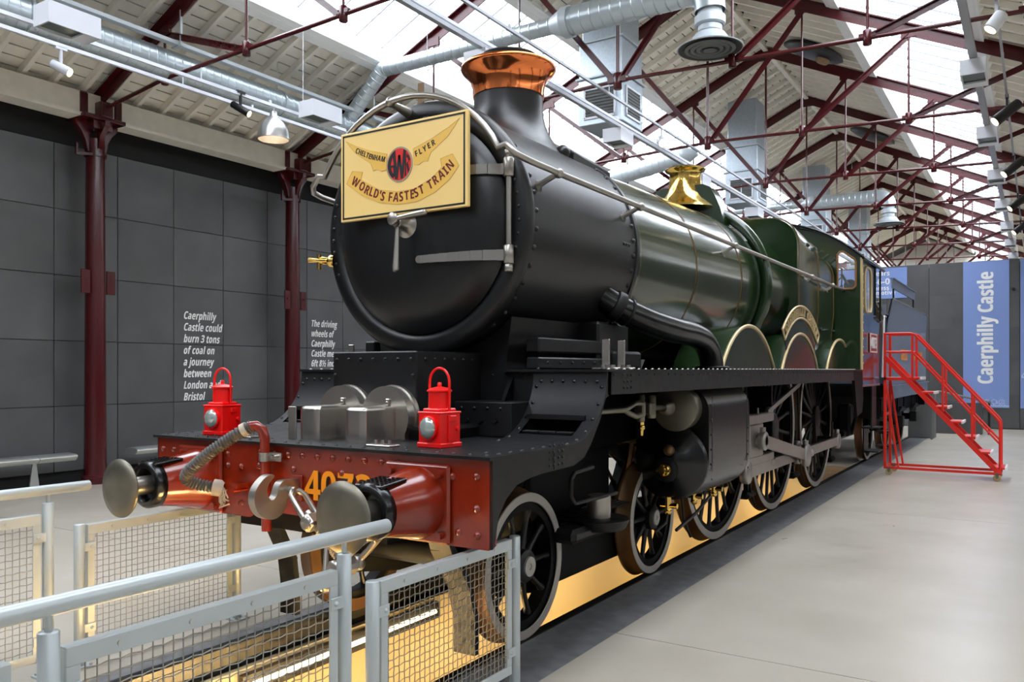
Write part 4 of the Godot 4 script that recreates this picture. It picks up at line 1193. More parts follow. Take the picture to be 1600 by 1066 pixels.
func loco_cab(L: Node3D) -> void:
	var zc := -9.95; var w := 1.32
	var b := MB.new()
	var roof := []
	for i in 17: # roof arc through the eaves at 3.40 and the crown at 4.02
		var x := lerpf(-w - 0.04, w + 0.04, i / 16.0)
		roof.append(Vector2(x, 4.02 - 0.60 * pow(absf(x) / (w + 0.04), 2.1)))
	# front plate, right and left halves with a window each, and the middle above the firebox
	for s in [-1.0, 1.0]:
		var out := [Vector2(s * 0.90, RUN), Vector2(s * w, RUN), Vector2(s * w, 3.42)]
		for i in 9:
			var x := lerpf(w, 0.02, i / 8.0)
			if i > 0: out.append(Vector2(s * x, 4.0 - 0.58 * pow(x / (w + 0.04), 2.1)))
		out.append(Vector2(s * 0.02, 3.42)); out.append(Vector2(s * 0.60, 3.42)); out.append(Vector2(s * 0.90, 3.10))
		var hole := [Vector2(s * 0.98, 3.0), Vector2(s * 1.02, 2.96), Vector2(s * 1.20, 2.96), Vector2(s * 1.24, 3.0), Vector2(s * 1.24, 3.36), Vector2(s * 1.22, 3.41), Vector2(s * 1.06, 3.53), Vector2(s * 1.01, 3.53), Vector2(s * 0.98, 3.49)]
		b = MB.new(); panel_with_hole(b, out, hole, 0.02, Transform3D(Basis.IDENTITY, V(0, 0, zc - 0.02))); 
		var fp := obj("cab_front", b, MT.green, L)
		b = MB.new()
		var pts := []
		for p in hole: pts.append(V(p.x, p.y, zc + 0.006))
		pts.append(pts[0]); pts.append(pts[1])
		b.tube(pts, 0.016, 8, false); obj("window_frame", b, MT.line_orange, fp)
		b = MB.new(); b.extrude(hole, 0.005, Transform3D(Basis.IDENTITY, V(0, 0, zc - 0.012))); obj("window_pane", b, MT.glass, fp)
		# side sheet: upper part with the long window, lower part swept forward at the doorway
		var side := [Vector2(9.95, 1.50), Vector2(11.55, 1.50), Vector2(11.60, 2.50), Vector2(11.52, 2.56), Vector2(11.20, 2.60), Vector2(11.15, 2.66), Vector2(11.15, 3.41), Vector2(9.95, 3.41)]
		var sh := rrect(10.22, 2.63, 10.78, 3.32, 0.13)
		b = MB.new(); panel_with_hole(b, side, sh, 0.02, Transform3D(Basis(V(0, 0, -1), V(0, 1, 0), V(1, 0, 0)), V(s * w - (0.02 if s > 0 else 0.0), 0, 0)))
		var sd := obj("cab_side", b, MT.green, L)
		b = MB.new(); pts = []
		for p in sh: pts.append(V(s * (w + 0.006), p.y, -p.x))
		pts.append(pts[0]); pts.append(pts[1])
		b.tube(pts, 0.018, 8, false); obj("window_frame", b, MT.brass_lining, sd)
		b = MB.new(); b.extrude(sh, 0.004, Transform3D(Basis(V(0, 0, -1), V(0, 1, 0), V(1, 0, 0)), V(s * w - 0.012, 0, 0))); obj("window_pane", b, MT.glass, sd)
		b = MB.new() # corner beading with studs, edge strip of the doorway
		b.cyl(V(s * w, RUN, zc), V(s * w, 3.42, zc), 0.022, 10)
		for k in 14: b.rivet(V(s * (w + 0.02), RUN + 0.1 + k * 0.122, zc - 0.03), V(s, 0, 0), 0.012)
		obj("corner_beading", b, MT.brass_lining, sd)
		b = MB.new(); b.bar(V(s * (w + 0.004), 2.62, -11.15), V(s * (w + 0.004), 3.41, -11.15), 0.03, 0.02, V(0, 0, 1)); b.bar(V(s * (w + 0.004), 2.58, -11.15), V(s * (w + 0.004), 2.53, -11.58), 0.03, 0.02); obj("doorway_beading", b, MT.frame_black, sd)
		b = MB.new(); b.cyl(V(s * (w - 0.02), 2.56, -11.82), V(s * (w - 0.02), 3.42, -11.82), 0.016, 8); obj("roof_pillar", b, MT.frame_black, L)
		# number plate
		b = MB.new(); b.cbox(V(s * (w + 0.012), 2.16, -10.90), V(0.02, 0.30, 0.62), 0.004); var np := obj("number_plate", b, MT.plate_red, sd)
		b = MB.new()
		for e in [[0, 0.14, 0.02, 0.62], [0, -0.14, 0.02, 0.62], [0.30, 0, 0.30, 0.02], [-0.30, 0, 0.30, 0.02]]: b.box(V(s * (w + 0.022), 2.16 + e[1], -10.90 + e[0]), V(0.012, e[2], e[3]))
		obj("plate_rim", b, MT.tread_white, np)
		text("plate_number", "4073", 0.24, 0.012, MT.tread_white, Transform3D(Basis(V(0, 0, -s), V(0, 1, 0), V(s, 0, 0)), V(s * (w + 0.026), 2.075, -10.90 + s * 0.27)), np)
	b = MB.new()
	var rp := []
	for p in roof: rp.append(p)
	for i in range(16, -1, -1): rp.append(roof[i] - Vector2(0, 0.035))
	b.extrude(rp, -1.97, Transform3D(Basis.IDENTITY, V(0, 0, -9.88))); 
	var rf := obj("cab_roof", b, MT.gloss_black, L)
	b = MB.new()
	for s in [-1.0, 1.0]: b.cyl(V(s * (w + 0.04), 3.405, -9.88), V(s * (w + 0.04), 3.405, -11.85), 0.022, 8)
	for zr in [-9.89, -11.84]:
		var pts := []
		for p in roof: pts.append(V(p.x, p.y, zr))
		b.tube(pts, 0.02, 6)
	obj("rain_strip", b, MT.gloss_black, rf)
	b = MB.new() # backhead and floor inside
	b.loft([firebox_sec(-9.96, 0.80, 3.35, 0.3), firebox_sec(-10.30, 0.72, 3.2, 0.3)]); obj("backhead", b, MT.cab_dark, L)
	b = MB.new(); b.box(V(0, 1.70, -10.9), V(2.56, 0.06, 1.9)); obj("cab_floor", b, MT.cab_dark, L)
	b = MB.new() # pipework and wheels on the backhead, seen through the doorway
	for k in 7:
		var y := 2.3 + 0.13 * k
		b.tube([V(0.75, y, -10.3), V(0.85, y + 0.05, -10.5), V(0.92, y + 0.12, -10.55), V(0.95, y + 0.25, -10.45)], 0.012, 6)
	for c in [V(0.85, 2.65, -10.55), V(0.70, 2.85, -10.5), V(0.9, 2.4, -10.5)]: b.lathe([Vector2(0.085, -0.01), Vector2(0.10, 0), Vector2(0.085, 0.01), Vector2(0.075, 0), Vector2(0.085, -0.01)], zax(c.z, c.y, c.x), 16)
	obj("cab_fittings", b, MT.copper, L)
	# reversing handle seen in the cab front window
	b = MB.new(); b.cyl(V(1.12, 2.90, -10.6), V(0.98, 3.22, -10.25), 0.02, 8); b.ball(V(1.06, 3.06, -10.5), 0.10, 12); obj("cab_gear", b, MT.cab_dark, L)
	# cab steps
	for s in [-1.0, 1.0]:
		b = MB.new()
		b.box(V(s * 1.30, 1.15, -11.15), V(0.02, 0.75, 0.42)); b.cbox(V(s * 1.28, 0.80, -11.15), V(0.26, 0.025, 0.46), 0.005); b.cbox(V(s * 1.28, 0.42, -11.15), V(0.26, 0.025, 0.46), 0.005); b.box(V(s * 1.18, 0.60, -11.15), V(0.02, 0.42, 0.42))
		obj("cab_step", b, MT.frame_black, L)
		b = MB.new(); b.extrude([Vector2(9.30, RUN - 0.02), Vector2(9.98, RUN - 0.02), Vector2(10.02, 1.50), Vector2(10.05, 1.30), Vector2(9.95, 1.10), Vector2(9.55, 1.05), Vector2(9.45, 1.30)], 0.04, Transform3D(Basis(V(0, 0, -1), V(0, 1, 0), V(1, 0, 0)), V(s * 1.29, 0, 0))); obj("drop_plate", b, MT.under_black, L)
		b = MB.new(); b.bar(V(s * 1.30, 1.49, -9.98), V(s * 1.30, 1.49, -11.6), 0.06, 0.03); obj("footplate_edge", b, MT.steel, L)

func sweep_profile() -> Array:
	# (z, y) of the plate that curves up from the front platform to the running plate
	var o := [Vector2(-0.55, PLAT)]
	for i in 13:
		var a := lerpf(-PI / 2, 0.0, i / 12.0)
		o.append(Vector2(-0.80 - 0.46 * cos(a), RUN + (RUN - PLAT) * sin(a)))
	return o

func loco_front(L: Node3D) -> void:
	var b := MB.new()
	# buffer beam
	b.extrude([Vector2(-1.32, 1.297), Vector2(-1.32, 0.875), Vector2(-1.30, 0.853), Vector2(-0.42, 0.853), Vector2(-0.34, 0.90), Vector2(0.34, 0.90), Vector2(0.42, 0.853), Vector2(1.30, 0.853), Vector2(1.32, 0.875), Vector2(1.32, 1.297)], 0.04, Transform3D(Basis.IDENTITY, V(0, 0, -0.04)))
	var bm := obj("buffer_beam", b, MT.beam_red, L)
	b = MB.new()
	for k in 10: b.rivet(V(-0.33 + 0.118 * k, 1.245, 0), V(0, 0, 1), 0.021)
	for p in [[-1.26, 1.22], [-1.15, 1.22], [-1.26, 1.05], [-1.26, 0.91], [-0.62, 1.22], [-0.62, 1.15], [-0.62, 1.03], [-0.62, 0.92], [-0.50, 1.15], [-0.34, 1.165], [-0.30, 1.05], [-0.30, 0.96], [-0.05, 1.165], [0.33, 1.165], [0.33, 0.95], [0.45, 0.93], [0.62, 0.90], [1.08, 1.20], [1.23, 1.21], [1.23, 1.05], [1.235, 0.92], [1.12, 0.925], [0.72, 0.92], [-0.5, 0.93], [-1.1, 0.91], [0.16, 0.97]]: b.rivet(V(p[0], p[1], 0), V(0, 0, 1), 0.021)
	obj("rivets", b, MT.beam_red, bm, "stuff")
	# painted number with its drop shade
	text("number_shade", "4073", 0.232, 0.003, MT.number_shadow, Transform3D(Basis.IDENTITY, V(0.056, 0.990, 0.0025)), bm)
	text("number", "4073", 0.232, 0.004, MT.number_orange, Transform3D(Basis.IDENTITY, V(0.042, 1.0, 0.005)), bm)
	# buffers
	for s in [-1.0, 1.0]:
		var c := V(s * 0.868, 1.057, 0)
		b = MB.new()
		b.cbox(c + V(0, 0, 0.014), V(0.42, 0.40, 0.028), 0.012)
		b.lathe([Vector2(0.188, 0.02), Vector2(0.185, 0.05), Vector2(0.172, 0.09), Vector2(0.128, 0.33), Vector2(0.12, 0.34)], zax(0.0, c.y, c.x), 36, 0.0, TAU, 0.5)
		b.bar(c + V(0, -0.13, 0.03), c + V(0, -0.10, 0.3), 0.03, 0.07)
		var bf := obj("buffer", b, MT.beam_red, L)
		b = MB.new()
		for q in [[-0.16, 0.155], [0.16, 0.155], [-0.16, -0.155], [0.16, -0.155]]: b.cyl(c + V(q[0], q[1], 0.028), c + V(q[0], q[1], 0.055), 0.022, 6)
		obj("bolts", b, MT.beam_red, bf, "stuff")
		b = MB.new()
		b.lathe([Vector2(0.125, 0.325), Vector2(0.138, 0.335), Vector2(0.138, 0.385), Vector2(0.125, 0.40), Vector2(0.10, 0.40), Vector2(0.088, 0.38), Vector2(0.085, 0.34), Vector2(0.0, 0.34)], zax(0.0, c.y, c.x), 32, 0.0, TAU, 0.6); obj("collar", b, MT.gloss_black, bf)
		b = MB.new(); b.cyl(c + V(0, 0, 0.30), c + V(0, 0, 0.535), 0.055, 20); obj("ram", b, MT.steel, bf)
		b = MB.new()
		b.lathe([Vector2(0.05, 0.515), Vector2(0.10, 0.525), Vector2(0.162, 0.54), Vector2(0.168, 0.548), Vector2(0.166, 0.556), Vector2(0.12, 0.566), Vector2(0.06, 0.573), Vector2(0.0, 0.575)], zax(0.0, c.y, c.x), 48, 0.0, TAU, 0.3); obj("buffer_head", b, MT.worn_steel, bf)
		b = MB.new(); b.cbox(c + V(0, 0.130, 0.29), V(0.17, 0.018, 0.19), 0.004, Basis(V(1, 0, 0), 0.10)); obj("step_plate", b, MT.gloss_black, bf)
		b = MB.new()
		for i in 6:
			for j in 6: b.box(c + V(-0.07 + 0.028 * i, 0.140 + 0.0028 * (2.5 - j), 0.22 + 0.028 * j), V(0.014, 0.006, 0.014), Basis(V(0, 1, 0), 0.78))
		obj("tread_studs", b, MT.gloss_black, bf, "stuff")
	# drawhook and screw coupling
	b = MB.new()
	var hook := [Vector2(0.203, 1.158), Vector2(0.194, 1.146), Vector2(0.226, 1.118), Vector2(0.245, 1.08), Vector2(0.236, 1.040), Vector2(0.210, 1.018), Vector2(0.182, 1.036), Vector2(0.158, 1.090), Vector2(0.128, 1.115), Vector2(0.06, 1.115), Vector2(-0.03, 1.105), Vector2(-0.03, 1.02), Vector2(0.06, 1.02), Vector2(0.10, 1.01), Vector2(0.107, 0.975), Vector2(0.135, 0.937), Vector2(0.183, 0.914), Vector2(0.235, 0.916), Vector2(0.282, 0.938), Vector2(0.315, 0.975), Vector2(0.333, 1.03), Vector2(0.322, 1.085), Vector2(0.283, 1.13), Vector2(0.240, 1.156)]
	var hcv := Curve2D.new() # the outline drawn through its points as a smooth curve
	for i in hook.size() + 1:
		var tn: Vector2 = (hook[(i + 1) % hook.size()] - hook[(i - 1 + hook.size()) % hook.size()]) / 6.0
		if i % hook.size() == 10 or i % hook.size() == 11: tn = Vector2.ZERO
		hcv.add_point(hook[i % hook.size()], -tn, tn)
	var hsm := []
	for i in 120: hsm.append(hcv.sample_baked(hcv.get_baked_length() * i / 120.0, true))
	hook = hsm
	b.extrude(hook, 0.05, Transform3D(Basis(V(0, 0, 1), V(0, 1, 0), V(-1, 0, 0)), V(0.01, 0, 0)))
	var hk := obj("drawhook", b, MT.steel, L)
	b = MB.new(); b.cbox(V(-0.015, 1.06, 0.008), V(0.09, 0.15, 0.016), 0.004); obj("hook_plate", b, MT.beam_red, hk)
	# the screw coupling is swung aside and hooked up below the right buffer
	b = MB.new()
	b.cyl(V(-0.06, 1.06, 0.085), V(0.06, 1.06, 0.085), 0.022, 12)
	for q in [-0.05, 0.05]:
		b.tube([V(0.04, 1.06, 0.085), V(0.055, 1.055, 0.085 + q * 0.5), V(0.075, 1.035, 0.085 + q), V(0.20, 0.90, 0.085 + q)], 0.017, 10)
		b.cyl(V(0.20, 0.90, 0.085 + q - 0.02), V(0.20, 0.90, 0.085 + q + 0.02), 0.04, 16, -1.0, 0.008)
	b.cbox(V(0.20, 0.90, 0.085), V(0.085, 0.085, 0.13), 0.015, Basis(V(0, 0, 1), -0.72))
	obj("coupling_link", b, MT.steel, hk)
	b = MB.new()
	b.cyl(V(0.15, 0.945, 0.085), V(0.47, 0.665, 0.085), 0.027, 14)
	for i in 14: b.lathe([Vector2(0.027, -0.006), Vector2(0.034, 0), Vector2(0.027, 0.006)], Transform3D(MB.along(V(0.15, 0.945, 0.085), V(0.47, 0.665, 0.085)).basis, V(0.255 + 0.0098 * i, 0.853 - 0.0086 * i, 0.085)), 12)
	b.cbox(V(0.44, 0.69, 0.085), V(0.10, 0.09, 0.13), 0.02, Basis(V(0, 0, 1), -0.72))
	for q in [-0.08, 0.08]: b.cyl(V(0.44, 0.69, 0.085 + q - 0.03), V(0.44, 0.69, 0.085 + q + 0.03), 0.045, 16, -1.0, 0.008)
	b.cyl(V(0.30, 0.81, 0.085), V(0.36, 0.60, 0.16), 0.013, 8, 0.018); b.ball(V(0.36, 0.59, 0.16), 0.038, 12)
	obj("coupling_screw", b, MT.steel, hk)
	b = MB.new()
	for q in [-0.08, 0.08]: b.tube([V(0.44, 0.69, 0.085 + q), V(0.53, 0.77, 0.085 + q), V(0.62, 0.85, 0.085 + q * 0.8), V(0.66, 0.885, 0.085 + q * 0.3), V(0.67, 0.892, 0.085)], 0.018, 10)
	obj("coupling_shackle", b, MT.steel, hk)
	b = MB.new(); b.tube([V(0.62, 0.86, -0.02), V(0.63, 0.845, 0.06), V(0.655, 0.85, 0.09), V(0.655, 0.885, 0.10)], 0.015, 8); obj("rest_hook", b, MT.steel, hk)
	# vacuum stand pipe and ribbed hose
	b = MB.new()
	b.tube([V(-0.225, 0.80, 0.045), V(-0.225, 1.34, 0.06), V(-0.235, 1.385, 0.068), V(-0.262, 1.41, 0.09), V(-0.30, 1.405, 0.11)], 0.030, 14)
	var vp := obj("vacuum_pipe", b, MT.beam_red, L)
	b = MB.new(); b.lathe([Vector2(0.031, 0), Vector2(0.037, 0), Vector2(0.037, 0.05), Vector2(0.031, 0.05)], Transform3D(Basis.IDENTITY, V(-0.225, 1.205, 0.055)), 16); b.box(V(-0.16, 1.23, 0.03), V(0.09, 0.05, 0.012)); b.cyl(V(-0.165, 1.23, 0.03), V(-0.165, 1.23, 0.065), 0.014, 6); obj("pipe_clip", b, MT.bright_steel, vp)
	b = MB.new()
	var hc := Curve3D.new()
	var hp := [V(-0.285, 1.408, 0.10), V(-0.37, 1.355, 0.15), V(-0.50, 1.25, 0.23), V(-0.62, 1.15, 0.27), V(-0.665, 1.10, 0.265), V(-0.66, 1.07, 0.23), V(-0.62, 1.045, 0.17), V(-0.57, 1.03, 0.12)]
	for i in hp.size():
		var tn: Vector3 = (hp[mini(i + 1, hp.size() - 1)] - hp[maxi(i - 1, 0)]) / 6.0
		hc.add_point(hp[i], -tn, tn)
	var hl := hc.get_baked_length(); var pts := []; var rad := []
	for i in 233:
		pts.append(hc.sample_baked(hl * i / 232.0, true)); rad.append(0.0335 + 0.0045 * sin(i * TAU / 6.0 + 0.8))
	b.tube(pts, rad, 14); obj("ribbed_hose", b, MT.hose_grey, vp)
	b = MB.new()
	b.cyl(V(-0.31, 1.395, 0.115), V(-0.335, 1.38, 0.128), 0.041, 14); b.lathe([Vector2(0.03, 0), Vector2(0.05, 0.0), Vector2(0.05, 0.04), Vector2(0.035, 0.06)], MB.along(V(-0.585, 1.035, 0.135), V(-0.52, 1.02, 0.08)), 14)
	for k in 14: b.tube([V(-0.56 + 0.03 * sin(k * 2.1), 1.06 - 0.006 * k, 0.10 + 0.02 * cos(k * 1.3)), V(-0.53 + 0.02 * cos(k * 1.7), 1.03 - 0.009 * k, 0.12), V(-0.54 + 0.03 * cos(k), 0.97 - 0.003 * k, 0.09 + 0.015 * sin(k * 2.0))], 0.005, 5)
	obj("hose_lashing", b, MT.rope_white, vp)
	b = MB.new(); b.box(V(-0.50, 1.045, 0.05), V(0.14, 0.03, 0.08)); b.cyl(V(-0.46, 1.02, 0.0), V(-0.46, 1.02, 0.10), 0.016, 8); obj("hose_rest", b, MT.beam_red, vp)
	# front platform
	b = MB.new()
	b.box(V(0, PLAT - 0.008, -0.295), V(2.66, 0.016, 0.65))
	b.box(V(0, PLAT - 0.008, -0.9), V(1.62, 0.016, 0.6))
	var pf := obj("front_platform", b, MT.frame_black, L)
	b = MB.new()
	for k in 26: b.rivet(V(-1.27 + 0.1016 * k, PLAT, -0.03), V(0, 1, 0), 0.012)
	for k in 10: b.rivet(V(-1.2 + 0.265 * k, PLAT, -0.13 - 0.02 * (k % 2)), V(0, 1, 0), 0.012)
	for s in [-1.0, 1.0]:
		for k in 5: b.rivet(V(s * 1.28, PLAT, -0.12 - 0.11 * k), V(0, 1, 0), 0.014)
	obj("rivets", b, MT.frame_black, pf, "stuff")
	for x in [-0.62, 0.50]: # lamp irons
		b = MB.new(); b.cbox(V(x, PLAT + 0.006, -0.14), V(0.17, 0.012, 0.09), 0.003)
		for q in [-0.05, 0.0, 0.05]: b.cyl(V(x + q, PLAT + 0.01, -0.14), V(x + q, PLAT + 0.035, -0.14), 0.013, 6)
		obj("lamp_iron", b, MT.bright_steel, pf)
	b = MB.new(); b.cbox(V(-0.30, PLAT + 0.10, -0.22), V(0.065, 0.20, 0.012), 0.003); obj("lamp_iron", b, MT.steel, pf)
	# polished covers of the inside valve spindles
	for x in [-0.187, 0.187]:
		b = MB.new()
		var prof := []
		for i in 33:
			var a := lerpf(-0.55, PI + 0.55, i / 32.0)
			prof.append(Vector2(0.187 * cos(a), 1.447 + 0.187 * sin(a)))
		prof.append(Vector2(-0.160, PLAT)); prof.append(Vector2(0.160, PLAT))
		b.extrude(prof, 0.085, Transform3D(Basis.IDENTITY, V(x, 0, -0.595)))
		var rim := []
		for p in prof: rim.append(Vector2(p.x * 1.045, 1.447 + (p.y - 1.447) * 1.04 if p.y > PLAT + 0.02 else PLAT))
		b.extrude(rim, 0.03, Transform3D(Basis.IDENTITY, V(x, 0, -0.61)))
		var cv := obj("valve_cover", b, MT.bright_steel, L)
		b = MB.new()
		var bx := []
		for p in rrect(-0.083, -0.26, 0.083, 0.40, 0.045, 6): bx.append(p)
		var secs := []
		for q in [[PLAT, 1.0], [1.49, 1.0], [1.505, 0.97], [1.512, 0.90]]:
			var ring := []
			for p in bx: ring.append(V(x + p.x * q[1], q[0], -0.52 + (p.y + 0.26) * 0.42 * (1.0 if p.y < 0 else q[1])))
			secs.append(ring)
		b.loft(secs); obj("spindle_box", b, MT.bright_steel, cv)
		b = MB.new(); b.cbox(V(x + 0.03, 1.535, -0.503), V(0.026, 0.045, 0.014), 0.004); b.rivet(V(x + 0.03, 1.535, -0.497), V(0, 0, 1), 0.01); obj("catch", b, MT.bright_steel, cv)
	# casing over the inside valves
	b = MB.new()
	b.cbox(V(0, (PLAT + 1.85) / 2, -1.05), V(0.705, 1.85 - PLAT, 0.87), 0.008)
	var cs := obj("valve_casing", b, MT.frame_black, L)
	b = MB.new()
	for k in 7: b.rivet(V(-0.31 + 0.1033 * k, 1.80, -0.612), V(0, 0, 1), 0.013)
	for k in 2:
		for s in [-1.0, 1.0]: b.rivet(V(s * 0.325, 1.70 - 0.15 * k, -0.612), V(0, 0, 1), 0.013)
	for k in 6: b.rivet(V(0.353, 1.80, -0.70 - 0.10 * k), V(1, 0, 0), 0.013)
	obj("rivets", b, MT.frame_black, cs, "stuff")
	# boxed section beside the casing
	for s in [-1.0, 1.0]:
		b = MB.new()
		b.cbox(V(s * 0.58, (PLAT + 1.53) / 2, -1.20), V(0.44, 1.53 - PLAT, 0.42), 0.006)
		b.box(V(s * 0.58, (1.53 + RUN) / 2, -1.34), V(0.44, RUN - 1.53, 0.10))
		var bx := obj("front_box", b, MT.frame_black, L)
		b = MB.new()
		for k in 4: b.rivet(V(s * (0.42 + 0.1 * k), 1.49, -0.988), V(0, 0, 1), 0.012)
		for k in 3: b.rivet(V(s * (0.46 + 0.12 * k), 1.70, -1.288), V(0, 0, 1), 0.011)
		for k in 3: b.box(V(s * (0.46 + 0.11 * k), 1.41, -0.985), V(0.035, 0.02, 0.012), Basis(V(0, 0, 1), 0.5))
		obj("rivets", b, MT.frame_black, bx, "stuff")

func loco_plates(L: Node3D) -> void:
	var b: MB
	var pr := sweep_profile()
	for s in [-1.0, 1.0]:
		# swept plate with the foot hole cut out of it
		b = MB.new()
		var x0 := 0.80; var x1 := 1.325
		var hx0 := 0.86; var hx1 := 1.23
		for i in pr.size() - 1:
			var p: Vector2 = pr[i]; var q: Vector2 = pr[i + 1]
			var pn: Vector2 = pr[maxi(i - 1, 0)]; var qn: Vector2 = pr[mini(i + 2, pr.size() - 1)]
			var n0 := V(0, (q - pn).x * -1.0, (q - pn).y).normalized(); var n1 := V(0, (qn - p).x * -1.0, (qn - p).y).normalized()
			var spans := [[x0, x1]]
			if i >= 4 and i <= 6: spans = [[x0, hx0], [hx1, x1]]
			for sp in spans:
				for th in [0.0, -0.014]:
					var A: Vector3 = V(s * sp[0], p.y, p.x) + n0 * th; var B: Vector3 = V(s * sp[1], p.y, p.x) + n0 * th
					var C: Vector3 = V(s * sp[1], q.y, q.x) + n1 * th; var D: Vector3 = V(s * sp[0], q.y, q.x) + n1 * th
					var sg := 1.0 if th == 0.0 else -1.0
					b.tri(A, B, C, n0 * sg, n0 * sg, n1 * sg); b.tri(A, C, D, n0 * sg, n1 * sg, n1 * sg)
				for ex in sp:
					var m := V(1, 0, 0) if ex == sp[1] else V(-1, 0, 0)
					b.quadn(V(s * ex, p.y, p.x), V(s * ex, q.y, q.x), V(s * ex, q.y, q.x) - n1 * 0.014, V(s * ex, p.y, p.x) - n0 * 0.014, m)
		var sw := obj("swept_plate", b, MT.frame_black, L)
		b = MB.new() # the foot hole: a dark box behind the plate with a hood and three bars
		var pa: Vector2 = pr[4]; var pb: Vector2 = pr[7]
		b.quadn(V(s * hx0, pb.y, pb.x), V(s * hx1, pb.y, pb.x), V(s * hx1, pb.y - 0.01, pb.x - 0.16), V(s * hx0, pb.y - 0.01, pb.x - 0.16), V(0, -1, 0))
		b.quadn(V(s * hx0, pa.y, pa.x), V(s * hx1, pa.y, pa.x), V(s * hx1, pa.y - 0.01, pa.x - 0.30), V(s * hx0, pa.y - 0.01, pa.x - 0.30), V(0, 1, 0))
		b.quadn(V(s * hx0, pa.y, pa.x - 0.28), V(s * hx1, pa.y, pa.x - 0.28), V(s * hx1, pb.y, pb.x - 0.15), V(s * hx0, pb.y, pb.x - 0.15), V(0, 0, 1))
		for ex in [hx0, hx1]: b.quad(V(s * ex, pa.y, pa.x), V(s * ex, pb.y, pb.x), V(s * ex, pb.y, pb.x - 0.16), V(s * ex, pa.y, pa.x - 0.30), V(s * 5, 1.4, -1))
		obj("foot_hole", b, MT.under_black, sw)
		for k in 3:
			b = MB.new(); b.cbox(V(s * (hx0 + 0.065 + 0.12 * k), pa.y + 0.012, pa.x - 0.05), V(0.11, 0.016, 0.05), 0.004); obj("toe_bar", b, MT.frame_black, sw)
		b = MB.new()
		b.bar(V(s * (hx0 - 0.02), pb.y + 0.008, pb.x + 0.012), V(s * (hx1 + 0.02), pb.y + 0.008, pb.x + 0.012), 0.016, 0.03, V(0, 1, 0)); obj("hood_lip", b, MT.frame_black, sw)
		b = MB.new()
		for i in range(1, pr.size(), 2):
			var p: Vector2 = pr[i]; var q: Vector2 = pr[mini(i + 1, pr.size() - 1)]; var o: Vector2 = pr[i - 1]
			var nn := V(0, (q - o).x * -1.0, (q - o).y).normalized()
			for ex in [0.83, 1.295]: b.rivet(V(s * ex, p.y, p.x), nn, 0.014)
		for k in 6: b.rivet(V(s * (0.86 + 0.08 * k), pr[12].y - 0.02, pr[12].x + 0.002), V(0, 0.1, 1), 0.014)
		obj("rivets", b, MT.gloss_black, sw, "stuff")
		# valance: curved front piece, then the long straight plate below the running plate
		b = MB.new()
		var val := [Vector2(0.0, 1.295)]
		for p in pr: val.append(Vector2(-p.x, p.y - 0.006))
		val += [Vector2(1.32, RUN - 0.01), Vector2(1.32, 1.585), Vector2(1.24, 1.56), Vector2(1.17, 1.44), Vector2(1.06, 1.31), Vector2(0.96, 1.225), Vector2(0.83, 1.188), Vector2(0.50, 1.182), Vector2(0.36, 1.172), Vector2(0.22, 1.15), Vector2(0.12, 1.09), Vector2(0.05, 1.01), Vector2(0.02, 0.88), Vector2(0.0, 0.86)]
		b.extrude(val, 0.018, Transform3D(Basis(V(0, 0, -1), V(0, 1, 0), V(1, 0, 0)), V(s * 1.315 - 0.009, 0, 0)))
		var fv := obj("front_valance", b, MT.frame_black, L)
		b = MB.new()
		for k in 2:
			for i in 2:
				for j in 4: b.rivet(V(s * 1.325, 1.215 + 0.036 * j, -0.55 - 0.10 * k - 0.045 * i), V(s, 0, 0), 0.010)
		b.box(V(s * 1.325, 1.265, -0.60), V(0.006, 0.15, 0.004))
		obj("rivets", b, MT.frame_black, fv, "stuff")
		b = MB.new(); b.box(V(s * 1.315, (RUN + 1.585) / 2 - 0.005, -5.63), V(0.018, RUN - 1.585, 8.72)); b.box(V(s * 1.285, 1.59, -5.63), V(0.07, 0.012, 8.72))
		var vl := obj("valance", b, MT.frame_black, L)
		b = MB.new()
		for k in 9: b.rivet(V(s * 1.325, [1.70, 1.66, 1.62][k % 3], -1.50 - 0.055 * floorf(k / 3.0)), V(s, 0, 0), 0.011)
		for k in 64: b.rivet(V(s * 1.325, RUN - 0.035, -1.36 - 0.128 * k), V(s, 0, 0), 0.010)
		obj("rivets", b, MT.frame_black, vl, "stuff")
		# running plate
		b = MB.new(); b.box(V(s * 0.94, RUN - 0.008, -5.61), V(0.78, 0.016, 8.74))
		var rp := obj("running_plate", b, MT.frame_black, L)
		b = MB.new()
		for k in 72: b.rivet(V(s * 1.30, RUN, -1.33 - 0.115 * k), V(0, 1, 0), 0.012)
		obj("rivets", b, MT.steel, rp, "stuff")
		b = MB.new(); b.cbox(V(s * 0.78, RUN + 0.04, -1.75), V(0.10, 0.08, 0.95), 0.01); b.cbox(V(s * 0.62, 1.92, -2.55), V(0.28, 0.36, 0.55), 0.02); b.cbox(V(s * 0.80, RUN + 0.07, -2.6), V(0.12, 0.14, 0.5), 0.02)
		for k in 5: b.rivet(V(s * 0.835, RUN + 0.045, -1.38 - 0.17 * k), V(s, 0, 0), 0.012)
		obj("frame_stay", b, MT.frame_black, L)
		for z in [-1.62, -1.86]:
			b = MB.new(); b.cbox(V(s * 1.14, RUN + 0.10, z), V(0.055, 0.20, 0.018), 0.004); b.cyl(V(s * 1.14, RUN, z + 0.04), V(s * 1.14, RUN + 0.03, z + 0.04), 0.02, 6); b.cyl(V(s * 1.20, RUN, z + 0.02), V(s * 1.20, RUN + 0.03, z + 0.02), 0.02, 6); b.cbox(V(s * 1.15, RUN + 0.006, z + 0.02), V(0.16, 0.012, 0.10), 0.003); obj("lamp_iron", b, MT.bright_steel, rp)
		# splashers
		var ax := [-5.0, -7.12, -9.48]
